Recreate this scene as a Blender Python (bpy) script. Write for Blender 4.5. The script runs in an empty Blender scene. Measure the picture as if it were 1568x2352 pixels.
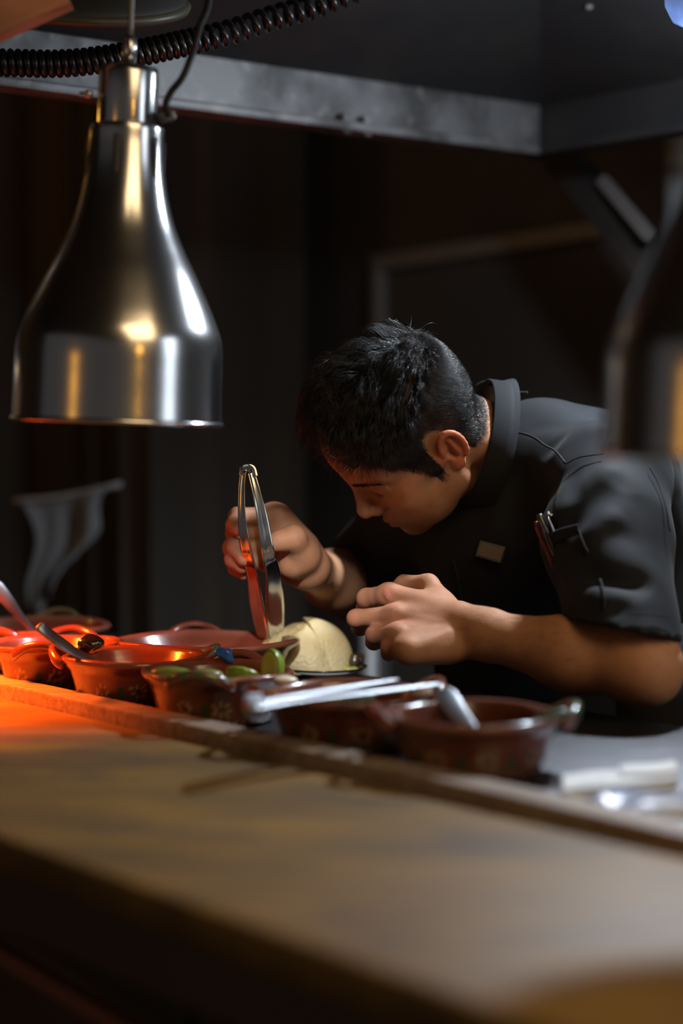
import bpy, math, random
import numpy as np
random.seed(7); rng = np.random.default_rng(11)
SC = bpy.context.scene
COL = SC.collection
F = 4300.0; PITCH = math.radians(2.6); CZ = 1.23
cP, sP = math.cos(PITCH), math.sin(PITCH)
DV = np.array([-.625, .781, 0.]); NV = np.array([.781, .625, 0.]); ZV = np.array([0, 0, 1.])   # along the counter / across it
TZ = .90                                                                                      # table height

def P(px, py, d):
    x = (px-784)/F*d; v = (1176-py)/F*d
    return np.array([x, d*cP+v*sP, CZ-d*sP+v*cP])
def W(n, s, z): return NV*n+DV*s+ZV*z
def unit(v): v = np.asarray(v, float); return v/np.linalg.norm(v)

# ------------------------------------------------------------------ object helpers
def mesh_obj(name, V, Fc, mat, parent=None, smooth=True, cols=None):
    me = bpy.data.meshes.new(name)
    V = np.asarray(V, np.float64)
    if isinstance(Fc, np.ndarray):
        me.vertices.add(len(V)); me.vertices.foreach_set('co', V.ravel())
        k = Fc.shape[1]; me.loops.add(Fc.size); me.loops.foreach_set('vertex_index', Fc.ravel().astype(np.int32))
        me.polygons.add(len(Fc)); me.polygons.foreach_set('loop_start', np.arange(0, Fc.size, k, dtype=np.int32))
        me.update(calc_edges=True)
    else:
        me.from_pydata([tuple(v) for v in V], [], [tuple(f) for f in Fc])
    if smooth: me.polygons.foreach_set('use_smooth', np.ones(len(me.polygons), bool))
    if cols is not None:
        a = me.color_attributes.new('tint', 'FLOAT_COLOR', 'POINT')
        c = np.ones((len(V), 4), np.float32); c[:, :3] = cols
        a.data.foreach_set('color', c.ravel())
    me.update()
    o = bpy.data.objects.new(name, me); COL.objects.link(o)
    if mat: me.materials.append(mat)
    if parent: put(o, parent)
    return o
def put(o, parent):
    # geometry is written in world space; move it into the parent's frame
    o.parent = parent
    if o.type == 'MESH':
        w = np.array(abs_loc(parent)); me = o.data
        c = np.empty(len(me.vertices)*3); me.vertices.foreach_get('co', c)
        c = c.reshape(-1, 3)-w; me.vertices.foreach_set('co', c.ravel()); me.update()
def abs_loc(o):
    l = np.array(o.location)
    while o.parent: o = o.parent; l = l+np.array(o.location)
    return l
def tag(o, label=None, cat=None, group=None, kind=None):
    if label: o['label'] = label
    if cat: o['category'] = cat
    if group: o['group'] = group
    if kind: o['kind'] = kind
    return o
def thing(name, loc, label, cat, group=None):
    o = bpy.data.objects.new(name, None); o.empty_display_size = .02; COL.objects.link(o); o.location = tuple(loc)
    return tag(o, label, cat, group)
def recenter(o):
    me = o.data; c = np.empty(len(me.vertices)*3); me.vertices.foreach_get('co', c); c = c.reshape(-1, 3)
    m = c.mean(0); m[2] = c[:, 2].min(); me.vertices.foreach_set('co', (c-m).ravel()); me.update(); o.location = tuple(m); return o

def join(*parts):
    V, Fc, n = [], [], 0
    for v, f in parts:
        V.append(np.asarray(v, float)); Fc += [tuple(i+n for i in q) for q in f]; n += len(v)
    return np.concatenate(V), Fc
def box(c, ax, ay, az, sx, sy, sz, bev=0):
    c = np.asarray(c, float); ax, ay, az = unit(ax), unit(ay), unit(az)
    h = np.array([sx, sy, sz])/2
    if bev <= 0:
        V = [c+ax*x*h[0]+ay*y*h[1]+az*z*h[2] for x in (-1, 1) for y in (-1, 1) for z in (-1, 1)]
        return V, [(0, 1, 3, 2), (4, 6, 7, 5), (0, 4, 5, 1), (2, 3, 7, 6), (0, 2, 6, 4), (1, 5, 7, 3)]
    import bmesh
    bm = bmesh.new(); bmesh.ops.create_cube(bm, size=1)
    for v in bm.verts: v.co = (v.co.x*sx, v.co.y*sy, v.co.z*sz)
    bmesh.ops.bevel(bm, geom=bm.edges[:], offset=bev, segments=2, affect='EDGES', profile=.6)
    V = [c+ax*v.co.x+ay*v.co.y+az*v.co.z for v in bm.verts]; bm.verts.index_update()
    Fc = [tuple(v.index for v in f.verts) for f in bm.faces]; bm.free(); return V, Fc
def catmull(pts, n):
    pts = np.asarray(pts, float); m = len(pts)
    q = np.vstack([2*pts[0]-pts[1], pts, 2*pts[-1]-pts[-2]]); out = []
    for u in np.linspace(0, m-1-1e-9, n):
        i = int(u); t = u-i; a, b, c, d = q[i:i+4]
        out.append(.5*((2*b)+(c-a)*t+(2*a-5*b+4*c-d)*t*t+(3*b-a-3*c+d)*t**3))
    return np.array(out)
def sweep(pts, wid, thk, up=(0, 0, 1), n=40, seg=12, power=2.0, cup=None):
    """elliptical (or squarer) section swept along a spline; wid across, thk along 'up'; cup bends the section"""
    ctrl = np.column_stack([np.asarray(pts, float), np.broadcast_to(np.asarray(wid, float), (len(pts),)), np.broadcast_to(np.asarray(thk, float), (len(pts),)),
                            np.broadcast_to(np.asarray(0 if cup is None else cup, float), (len(pts),))])
    c = catmull(ctrl, n); p = c[:, :3]; w = np.maximum(c[:, 3], 1e-4); h = np.maximum(c[:, 4], 1e-4)
    T = np.gradient(p, axis=0); T /= np.linalg.norm(T, axis=1)[:, None]
    upv = np.broadcast_to(np.asarray(up, float), p.shape) if np.ndim(up) == 1 else catmull(up, n)
    S = np.cross(T, upv); S /= np.linalg.norm(S, axis=1)[:, None]; U = np.cross(S, T)
    V, Fc = [], []
    for i in range(n):
        for k in range(seg):
            a = 2*math.pi*k/seg; ca, sa = math.cos(a), math.sin(a)
            x = math.copysign(abs(ca)**(2/power), ca); y = math.copysign(abs(sa)**(2/power), sa)
            V.append(p[i]+S[i]*x*w[i]/2+U[i]*(y*h[i]/2+c[i, 5]*(x*x)))
    for i in range(n-1):
        for k in range(seg):
            a, b = i*seg+k, i*seg+(k+1) % seg; Fc.append((a, b, b+seg, a+seg))
    Fc.append(tuple(range(seg))[::-1]); Fc.append(tuple(range((n-1)*seg, n*seg)))
    return np.array(V), Fc
def lathe(prof, c=(0, 0, 0), axis=(0, 0, 1), seg=64, close=False):
    az = unit(axis); ax = unit(np.cross(az, [0.13, 1, 0.02])); ay = np.cross(az, ax); c = np.asarray(c, float)
    V, Fc = [], []; m = len(prof)
    for r, z in prof:
        for k in range(seg):
            a = 2*math.pi*k/seg; V.append(c+az*z+(ax*math.cos(a)+ay*math.sin(a))*max(r, 1e-5))
    for i in range(m-1 if not close else m):
        j = (i+1) % m
        for k in range(seg):
            k2 = (k+1) % seg; Fc.append((i*seg+k, i*seg+k2, j*seg+k2, j*seg+k))
    return np.array(V), Fc

# ------------------------------------------------------------------ materials
MATS = {}
def nodes_of(m): return m.node_tree.nodes, m.node_tree.links
def mat(name, col, rough=.5, metal=0, spec=.5, coat=0, sheen=0, noise=None, bump=None, tint=False, sss=0, emit=None, alpha=1, aniso=0, trans=0, bands=None):
    m = bpy.data.materials.new(name); m.use_nodes = True; N, Lk = nodes_of(m); b = N['Principled BSDF']
    b.inputs['Base Color'].default_value = (*col, 1); b.inputs['Roughness'].default_value = rough; b.inputs['Metallic'].default_value = metal
    b.inputs['Specular IOR Level'].default_value = spec; b.inputs['Coat Weight'].default_value = coat; b.inputs['Coat Roughness'].default_value = .12
    b.inputs['Sheen Weight'].default_value = sheen; b.inputs['Sheen Roughness'].default_value = .5; b.inputs['Alpha'].default_value = alpha
    b.inputs['Anisotropic'].default_value = aniso; b.inputs['Transmission Weight'].default_value = trans
    if sss:
        b.inputs['Subsurface Weight'].default_value = sss; b.inputs['Subsurface Radius'].default_value = (1, .3, .15); b.inputs['Subsurface Scale'].default_value = .009
    if emit: b.inputs['Emission Color'].default_value = (*emit[0], 1); b.inputs['Emission Strength'].default_value = emit[1]
    tc = N.new('ShaderNodeTexCoord'); src = None
    if tint:
        a = N.new('ShaderNodeAttribute'); a.attribute_name = 'tint'; src = a.outputs['Color']
    def tex(scale, stretch=(1, 1, 1), detail=5, rot=0, dist=0):
        mp = N.new('ShaderNodeMapping'); mp.inputs['Scale'].default_value = stretch; mp.inputs['Rotation'].default_value = (0, 0, rot); Lk.new(tc.outputs['Object'], mp.inputs['Vector'])
        t = N.new('ShaderNodeTexNoise'); t.inputs['Scale'].default_value = scale; t.inputs['Detail'].default_value = detail; t.inputs['Distortion'].default_value = dist
        Lk.new(mp.outputs[0], t.inputs['Vector']); return t.outputs['Fac']
    for layer in (noise or []):
        # (scale, stretch, rot, lo, hi, colour, amount)
        sc, st, ro, lo, hi, c2, amt = layer
        r = N.new('ShaderNodeMapRange'); r.inputs['From Min'].default_value = lo; r.inputs['From Max'].default_value = hi; r.inputs['To Max'].default_value = amt
        Lk.new(tex(sc, st, rot=ro), r.inputs['Value'])
        mx = N.new('ShaderNodeMix'); mx.data_type = 'RGBA'; Lk.new(r.outputs[0], mx.inputs['Factor'])
        if src is None: mx.inputs['A'].default_value = (*col, 1)
        else: Lk.new(src, mx.inputs['A'])
        mx.inputs['B'].default_value = (*c2, 1); src = mx.outputs['Result']
    if src is not None: Lk.new(src, b.inputs['Base Color'])
    if bump:
        sc, st, ro, strength, dist = bump
        bp = N.new('ShaderNodeBump'); bp.inputs['Strength'].default_value = strength; bp.inputs['Distance'].default_value = dist
        Lk.new(tex(sc, st, rot=ro, detail=6), bp.inputs['Height']); Lk.new(bp.outputs[0], b.inputs['Normal'])
    return m
ROT = math.atan2(DV[1], DV[0])
skin = mat('skin', (.36, .2, .13), .58, tint=True, sss=.12, spec=.3, noise=[(60, (1, 1, 1), 0, .5, .75, (.25, .105, .06), .35)], bump=(500, (1, 1, 1), 0, .35, .0009))
hairm = mat('black_hair', (.004, .0038, .004), .33, spec=.55)
hairbase = mat('black_hair_base', (.006, .0055, .006), .85, spec=.1)
lash = mat('dark_lash', (.022, .014, .010), .7)
cloth = mat('black_cotton', (.009, .0105, .0135), .75, spec=.16, sheen=.04, noise=[(14, (1, 1, 1), 0, .4, .7, (.011, .0125, .017), .7)], bump=(420, (1, 1, 1), 0, .2, .0008))
cloth_dark = mat('black_apron', (.010, .010, .012), .8, spec=.2)
leather = mat('black_leather', (.012, .012, .012), .5)
steel = mat('polished_steel', (.62, .62, .63), .14, 1)
lampsteel = mat('brushed_lamp_steel', (.60, .60, .61), .21, 1, noise=[(7, (1, 1, .2), 0, .35, .7, (.42, .42, .43), .6)])
cutlery = mat('worn_cutlery_steel', (.32, .335, .36), .42, 1, bump=(60, (1, 1, 1), 0, .08, .002))
tabsteel = mat('brushed_table_steel', (.20, .205, .225), .36, 1, noise=[(9, (1, 14, 1), -ROT, .4, .7, (.09, .09, .10), .85), (3, (1, 1, 1), 0, .45, .7, (.12, .115, .12), .5)], bump=(40, (1, 25, 1), -ROT, .25, .003))
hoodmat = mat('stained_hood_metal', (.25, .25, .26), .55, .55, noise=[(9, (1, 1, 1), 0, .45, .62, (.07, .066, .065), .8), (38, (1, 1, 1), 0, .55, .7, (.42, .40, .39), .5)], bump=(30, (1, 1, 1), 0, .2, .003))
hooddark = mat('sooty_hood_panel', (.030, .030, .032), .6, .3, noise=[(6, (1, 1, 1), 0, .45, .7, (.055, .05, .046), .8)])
woodtop = mat('worn_brown_wood', (.17, .106, .037), .5, spec=.25, noise=[(5, (.45, 1.8, 1), -ROT, .42, .62, (.10, .066, .033), .85), (9, (.5, 1.6, 1), -ROT, .5, .66, (.26, .155, .034), .75), (8, (.8, 1, 1), 0, .54, .68, (.08, .058, .042), .75), (26, (.3, 6, 1), -ROT, .55, .8, (.1, .06, .04), .4)], bump=(22, (.4, 6, 1), -ROT, .15, .002))
railwood = mat('grey_weathered_wood', (.30, .235, .185), .5, noise=[(16, (.25, 9, 6), -ROT, .4, .7, (.13, .09, .065), .8), (5, (.5, 2, 1), -ROT, .5, .7, (.2, .115, .07), .5)], bump=(30, (.3, 8, 8), -ROT, .35, .002))
darkwood = mat('dark_brown_panel', (.10, .07, .055), .6, noise=[(6, (1, 1, .3), 0, .4, .7, (.13, .08, .06), .7)])
redwood = mat('red_brown_brace', (.30, .13, .08), .6)
blackmetal = mat('black_metal', (.04, .04, .038), .6)
clay = mat('glazed_clay', (.2, .06, .03), .24, tint=True, coat=.55, spec=.5, noise=[(22, (1, 1, 1), 0, .45, .75, (.075, .025, .016), .5)], bump=(60, (1, 1, 3), 0, .12, .003))
rubber = mat('black_rubber', (.014, .014, .017), .28, spec=.6)
bulbred = mat('red_lamp_glass', (.5, .03, .01), .2, emit=((1, .09, .015), 3.0))
bulbwhite = mat('white_lamp_core', (.1, .1, .1), .4, emit=((1, .93, .82), 1.6))
globe = mat('pale_blue_ribbed_glass', (.03, .05, .12), .15, alpha=.35, spec=.6, emit=((.30, .42, .85), .35))
bread = mat('pale_corn_bun', (.62, .50, .25), .34, spec=.6, sss=.1, noise=[(55, (1, 1, 1), 0, .5, .75, (.57, .44, .21), .7), (9, (1, 1, 1), 0, .45, .7, (.74, .66, .44), .6)], bump=(230, (1, 1, 1), 0, .8, .0028))
meat = mat('dark_stewed_meat', (.05, .032, .018), .25, coat=.5, noise=[(60, (1, 1, 1), 0, .5, .7, (.16, .11, .05), .7)])
greenfill = mat('green_relish', (.30, .33, .07), .35, noise=[(80, (1, 1, 1), 0, .45, .7, (.5, .42, .14), .7)])
whitechina = mat('white_china', (.72, .72, .7), .15, coat=.4)
darkrim = mat('dark_brown_plate_rim', (.03, .022, .02), .25, coat=.4)
limegreen = mat('lime_peel', (.16, .27, .025), .32, coat=.3, noise=[(30, (1, 1, 1), 0, .45, .7, (.25, .33, .04), .7)], bump=(220, (1, 1, 1), 0, .3, .001))
limeflesh = mat('lime_flesh', (.46, .42, .10), .25, sss=.2, noise=[(60, (1, 1, 1), 0, .5, .7, (.6, .52, .2), .6)])
leafgreen = mat('herb_green', (.025, .06, .012), .35, noise=[(60, (1, 1, 1), 0, .45, .7, (.07, .12, .03), .7)])
garlicw = mat('pale_garlic', (.66, .58, .48), .4)
salsa_red = mat('red_salsa', (.18, .025, .008), .18, coat=.6, noise=[(50, (1, 1, 1), 0, .5, .7, (.30, .08, .02), .7)], bump=(70, (1, 1, 1), 0, .7, .006))
salsa_pale = mat('pale_relish', (.42, .28, .18), .25, coat=.5, noise=[(60, (1, 1, 1), 0, .5, .7, (.25, .09, .04), .7)], bump=(70, (1, 1, 1), 0, .7, .006))
salsa_green = mat('green_salsa', (.16, .2, .04), .22, coat=.5, noise=[(50, (1, 1, 1), 0, .5, .7, (.36, .38, .12), .7)], bump=(70, (1, 1, 1), 0, .7, .006))
salsa_dark = mat('dark_mole', (.06, .022, .012), .2, coat=.5, bump=(60, (1, 1, 1), 0, .6, .006))
blackfood = mat('black_chile', (.012, .010, .010), .22, coat=.6)
paper = mat('white_paper', (.78, .79, .8), .5)
plastic = mat('blue_white_plastic', (.42, .52, .75), .18, coat=.5, noise=[(14, (1, 1, 1), 0, .45, .6, (.85, .88, .92), .9)], bump=(24, (1, 1, 1), 0, .8, .01))
badgem = mat('taupe_plastic', (.13, .108, .082), .5, noise=[(30, (1, 1, 1), 0, .5, .8, (.09, .075, .06), .4)])
badgef = mat('dark_clear_frame', (.06, .05, .04), .3, coat=.4)
blackplastic = mat('black_plastic', (.012, .012, .014), .22, coat=.5)
chrome = mat('chrome', (.7, .7, .72), .1, 1)
redplastic = mat('red_plastic', (.10, .008, .007), .35)
wallm = mat('black_wall', (.055, .053, .051), .8, noise=[(3, (1, 1, .3), 0, .4, .7, (.07, .066, .06), .6)])
wallbrown = mat('dark_board_wall', (.035, .028, .022), .75, noise=[(5, (3, 3, .05), 0, .45, .65, (.075, .05, .03), .9)])
trimm = mat('dull_steel_trim', (.22, .22, .22), .55, .4)
floorm = mat('dark_floor', (.05, .047, .045), .6)
towelm = mat('grey_white_cloth', (.11, .115, .125), .9, sheen=.2)
copperm = mat('copper_brown_board', (.55, .24, .13), .5, noise=[(8, (1, 3, 1), .5, .4, .7, (.2, .1, .065), .7)])
ringm = mat('tan_green_rim', (.08, .066, .042), .45, noise=[(6, (1, 1, 1), 0, .45, .6, (.09, .12, .08), .7)])

# ------------------------------------------------------------------ implicit surfaces
class Cap:
    def __init__(s, a, b, ra, rb):
        s.a, s.b, s.ra, s.rb = np.asarray(a, float), np.asarray(b, float), ra, rb
        s.c = (s.a+s.b)/2; s.R = np.linalg.norm(s.b-s.a)/2+max(ra, rb)
    def __call__(s, p):
        ba = s.b-s.a; pa = p-s.a; h = np.clip(pa@ba/max(ba@ba, 1e-12), 0, 1)
        return np.linalg.norm(pa-h[:, None]*ba, axis=1)-(s.ra+(s.rb-s.ra)*h)
class Ell:
    def __init__(s, c, r, R=None):
        s.c = np.asarray(c, float); s.r = np.asarray(r, float); s.M = None if R is None else np.asarray(R, float); s.R = s.r.max()
    def __call__(s, p):
        q = p-s.c
        if s.M is not None: q = q@s.M
        k0 = np.linalg.norm(q/s.r, axis=1); k1 = np.linalg.norm(q/(s.r*s.r), axis=1)
        return np.where(k0 < 1e-6, -s.r.min(), k0*(k0-1)/np.maximum(k1, 1e-9))
class Half:                                          # keep the side the normal points away from
    def __init__(s, c, n, reach): s.c = np.asarray(c, float); s.n = unit(n); s.R = reach
    def __call__(s, p):
        d = (p-s.c)@s.n
        return np.where(np.linalg.norm(p-s.c, axis=1) < s.R, d, -.02)
def smin(a, b, k):
    if k <= 0: return np.minimum(a, b)
    h = np.maximum(k-np.abs(a-b), 0)/k; return np.minimum(a, b)-h*h*k*.25
def evalsdf(ops, p, sel):
    d = np.full(len(p), .2)
    for i in sel:
        op, k, f = ops[i]; e = f(p)
        if op == '+': d = smin(d, e, k)
        elif op == '-': d = -smin(-d, e, k)
        else: d = np.maximum(d, e)                  # '&'
    return d
def polygonize(ops, h, disp=None, B=20):
    C = np.array([f.c for _, _, f in ops]); R = np.array([f.R for _, _, f in ops]); add = np.array([o == '+' for o, _, _ in ops])
    lo = (C-R[:, None])[add].min(0)-4*h; hi = (C+R[:, None])[add].max(0)+4*h
    n = np.ceil((hi-lo)/(h*B)).astype(int); half = B*h*.87
    g = np.stack(np.meshgrid(*[np.arange(B+1)]*3, indexing='ij'), -1).reshape(-1, 3)
    NX = n*B+3; ids, pos, qa = [], [], []
    def cid(i, j, k): return (i.astype(np.int64)*NX[1]+j)*NX[2]+k
    for bi in np.ndindex(*n):
        c = lo+(np.array(bi)+.5)*B*h
        dist = np.linalg.norm(C-c, axis=1)
        sel = np.nonzero(dist < R+half+.035)[0]
        if not add[sel].any(): continue
        dc = evalsdf(ops, c[None], sel)[0]
        if abs(dc) > half*1.25+.02: continue
        p = lo+(g+np.array(bi)*B)*h
        d = evalsdf(ops, p, sel)
        if disp is not None: d = disp(p, d)
        D = d.reshape(B+1, B+1, B+1); S = D < 0
        if S.all() or not S.any(): continue
        c8 = [(a, b, e) for a in (0, 1) for b in (0, 1) for e in (0, 1)]
        cnt = sum(S[a:B+a, b:B+b, e:B+e].astype(int) for a, b, e in c8)
        act = np.argwhere((cnt > 0) & (cnt < 8))
        acc = np.zeros((len(act), 3)); num = np.zeros(len(act))
        for a in c8:
            for ax in range(3):
                if a[ax]: continue
                b = list(a); b[ax] = 1; b = tuple(b)
                d0 = D[tuple((act+a).T)]; d1 = D[tuple((act+b).T)]; m = (d0 < 0) != (d1 < 0)
                t = np.where(m, d0/np.where(m, d0-d1, 1), 0)
                q = np.tile(np.array(a, float), (len(act), 1)); q[:, ax] = t
                acc += q*m[:, None]; num += m
        gi = act+np.array(bi)*B
        ids.append(cid(*gi.T)); pos.append(lo+(gi+acc/num[:, None])*h)
        for ax in range(3):
            o = [(1, 0, 0), (0, 1, 0), (0, 0, 1)][ax]
            A = S[:B, :B, :B]; Bq = S[o[0]:B+o[0], o[1]:B+o[1], o[2]:B+o[2]]
            e = np.argwhere(A != Bq)
            if not len(e): continue
            fl = A[tuple(e.T)]; e = e+np.array(bi)*B
            u, v = [(1, 2), (2, 0), (0, 1)][ax]
            def sh(du, dv):
                q = e.copy(); q[:, u] -= du; q[:, v] -= dv; return cid(*q.T)
            q4 = np.stack([sh(0, 0), sh(1, 0), sh(1, 1), sh(0, 1)], 1)
            q4[~fl] = q4[~fl][:, ::-1]; qa.append(q4)
    ids = np.concatenate(ids); pos = np.concatenate(pos); q = np.concatenate(qa)
    order = np.argsort(ids); ids = ids[order]; pos = pos[order]
    ix = np.searchsorted(ids, q); ix = np.clip(ix, 0, len(ids)-1); ok = (ids[ix] == q).all(1)
    q = ix[ok]
    used = np.unique(q); mp = np.full(len(ids), -1); mp[used] = np.arange(len(used))
    return pos[used], mp[q].astype(np.int32)
def relax(V, Q, it=1, lam=.5):
    E_ = np.concatenate([Q[:, [0, 1]], Q[:, [1, 2]], Q[:, [2, 3]], Q[:, [3, 0]]])
    for _ in range(it):
        s = np.zeros_like(V); c = np.zeros(len(V))
        for a, b in ((0, 1), (1, 0)):
            for ax in range(3): s[:, ax] += np.bincount(E_[:, a], V[E_[:, b], ax], len(V))
            c += np.bincount(E_[:, a], minlength=len(V))
        V = V*(1-lam)+lam*s/np.maximum(c, 1)[:, None]
    return V
def wob(p, f, seed=0):
    r = np.random.default_rng(seed); s = 0
    for _ in range(5):
        k = r.normal(size=3); k = k/np.linalg.norm(k)*f*r.uniform(.6, 1.5); s = s+np.sin(p@k+r.uniform(0, 6.28)+.8*np.sin(p@(k[[1, 2, 0]]*.7)))
    return s/5

# ------------------------------------------------------------------ the person
HS = .98
HR = np.array([[0.47664673, -0.63720619, -0.59964669], [-0.79790545, -0.03628943, -0.59567606], [-0.36040254, -0.76791742, 0.52954022]])
HT = np.array([.0914, 2.332, CZ-.0105])
def H(p): return (np.asarray(p, float)*HS)@HR.T+HT
def Hinv(p): return ((p-HT)@HR)/HS
def hc(a, b, ra, rb=None): return Cap(H(a), H(b), ra*HS, (ra if rb is None else rb)*HS)
def he(c, r, R=None): return Ell(H(c), np.asarray(r)*HS, HR if R is None else HR@R)
def rx(a): c, s = math.cos(a), math.sin(a); return np.array([[1, 0, 0], [0, c, -s], [0, s, c]])
def rz(a): c, s = math.cos(a), math.sin(a); return np.array([[c, -s, 0], [s, c, 0], [0, 0, 1]])
def ry(a): c, s = math.cos(a), math.sin(a); return np.array([[c, 0, s], [0, 1, 0], [-s, 0, c]])

NECKBASE = P(1185, 1035, 2.43)
shL, elL, wrL = P(1415, 1120, 2.27), P(1478, 1532, 2.09), P(1058, 1446, 2.205)
shR, elR, wrR = P(965, 1170, 2.52), P(800, 1352, 2.66), P(706, 1302, 2.41)
PEL = P(1430, 1610, 2.52)
FW = -NV; LW = np.array([.625, -.781, 0])

body = []
A = lambda k, f: body.append(('+', k, f))
S_ = lambda k, f: body.append(('-', k, f))
# skull and face
A(0, he((0, -.005, .055), (.074, .098, .083)))
A(.02, he((0, -.042, .020), (.062, .052, .056)))
A(.02, he((0, .042, .060), (.060, .054, .050)))
A(.025, he((0, .042, -.012), (.058, .053, .06)))
A(.025, he((0, .040, -.058), (.047, .050, .046)))
for s in (1, -1):
    A(.02, hc((s*.054, .006, -.046), (s*.013, .076, -.087), .018, .015)); A(.025, he((s*.040, .046, -.045), (.024, .034, .036)))
    A(.02, hc((s*.058, -.005, .0), (s*.052, .012, -.05), .016, .016))
    A(.018, he((s*.042, .060, -.016), (.021, .026, .019)))
    A(.014, hc((s*.05, .058, -.002), (s*.068, .008, .003), .0085))
    A(.012, hc((s*.010, .0895, .037), (s*.046, .068, .038), .0095, .008))
    S_(.012, he((s*.028, .100, .016), (.015, .012, .009)))
    A(.004, Ell(H((s*.029, .0745, .0135)), np.array([.0165, .0138, .0125])*HS, HR))
    A(.003, hc((s*.016, .0855, .0185), (s*.044, .076, .0175), .0032, .0028)); S_(.002, hc((s*.016, .0905, .0215), (s*.042, .0815, .0215), .0016, .0014))
A(.012, he((0, .086, -.088), (.018, .015, .016)))
A(.012, hc((0, .092, .026), (0, .111, -.012), .0075, .0095))
A(.008, Ell(H((0, .1125, -.017)), np.array([.0115, .0110, .0105])*HS, HR))
for s in (1, -1):
    A(.006, he((s*.0125, .1005, -.0225), (.0078, .0105, .0078)))
    S_(.003, he((s*.0065, .107, -.0325), (.0035, .006, .004)))
A(.014, he((0, .080, -.058), (.030, .023, .023)))
A(.005, hc((-.021, .0925, -.056), (0, .1025, -.0525), .004, .0052)); A(.005, hc((.021, .0925, -.056), (0, .1025, -.0525), .004, .0052))
A(.005, hc((-.019, .091, -.062), (0, .1005, -.0645), .004, .0062)); A(.005, hc((.019, .091, -.062), (0, .1005, -.0645), .004, .0062))
for s in (1, -1): S_(.002, hc((0, .1085, -.058), (s*.025, .0955, -.0585), .0016, .0014))
S_(.006, hc((-.012, .1035, -.0765), (.012, .1035, -.0765), .0035))
# ears
for s in (1, -1):
    RE = rz(s*.30)@rx(.22)
    def ep(x, y, z): return np.array([s*.0735, -.0125, .002])+RE@np.array([s*x, y*.80, z*.92])
    A(.004, Ell(H(ep(.004, -.004, .004)), np.array([.0055, .0140, .027])*HS, HR@RE))
    ring = [(-.004+.019*math.cos(t), .006+.029*math.sin(t)) for t in np.linspace(-.1, 3.9, 13)]
    for (y0, z0), (y1, z1) in zip(ring[:-1], ring[1:]): A(.003, hc(ep(.0085, y0, z0), ep(.0085, y1, z1), .0036))
    S_(.004, Ell(H(ep(.0105, -.003, .012)), np.array([.006, .0092, .0145])*HS, HR@RE))
    S_(.004, Ell(H(ep(.0095, .002, -.004)), np.array([.008, .0072, .010])*HS, HR@RE))
    A(.003, hc(ep(.0065, -.008, -.006), ep(.0065, -.004, .020), .0030))
    A(.006, Ell(H(ep(.006, .000, -.0245)), np.array([.005, .0086, .0098])*HS, HR@RE))
    A(.004, hc(ep(.003, .0125, -.006), ep(.006, .009, -.008), .0045, .0035))
# neck
A(.02, Cap(H((0, -.026, -.02)), NECKBASE, .048, .052))
A(.02, Cap(H((.045, -.035, -.02)), NECKBASE+LW*.02+FW*.02, .022, .024))
A(.02, Cap(H((0, .012, -.070)), NECKBASE+FW*.02-ZV*.03, .032, .034))
A(.02, Cap(H((0, -.046, -.02)), NECKBASE-ZV*.01, .034, .045))
# torso and legs (under the clothes)
CH = P(1200, 1200, 2.44)
A(.04, Cap(NECKBASE, CH, .045, .06)); A(.05, Cap(CH, PEL, .07, .09))
A(.04, Cap(NECKBASE+NV*.03, shL, .03, .046)); A(.04, Cap(NECKBASE+NV*.03, shR, .03, .042))
for s in (1, -1):
    hip = PEL+LW*s*.09; foot = np.array([PEL[0]+LW[0]*s*.11, PEL[1]+LW[1]*s*.11, .09])
    kn = (hip+foot)/2+FW*.02
    A(.04, Cap(hip, kn, .085, .058)); A(.03, Cap(kn, foot, .056, .04)); A(.02, Cap(foot-ZV*.03, foot+FW*.13-ZV*.055, .038, .028))
# arms
def ovalcap(a, b, ra, rb, flat, axis): pass
A(.03, Cap(shL, elL, .050, .0375))
mid = elL*.62+wrL*.38; f_up = ZV*.004
f_up = -ZV*.002
A(.03, Cap(elL, mid+f_up, .0365, .0400)); A(.025, Cap(mid+f_up, wrL+(elL-wrL)*.14, .0400, .0268))
A(.014, Ell(P(1508, 1566, 2.085), (.021, .02, .02)))
for dz in (-.0085, .0095): A(.014, Cap(wrL+(elL-wrL)*.16+ZV*dz, wrL+ZV*dz*1.2, .0215, .0205))
A(.03, Cap(shR, elR, .048, .041))
midR = elR*.6+wrR*.4
A(.03, Cap(elR, midR, .039, .038)); A(.025, Cap(midR, wrR+(elR-wrR)*.12, .037, .0245)); A(.02, Cap(wrR+(elR-wrR)*.12, wrR, .0235, .0225))
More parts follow.
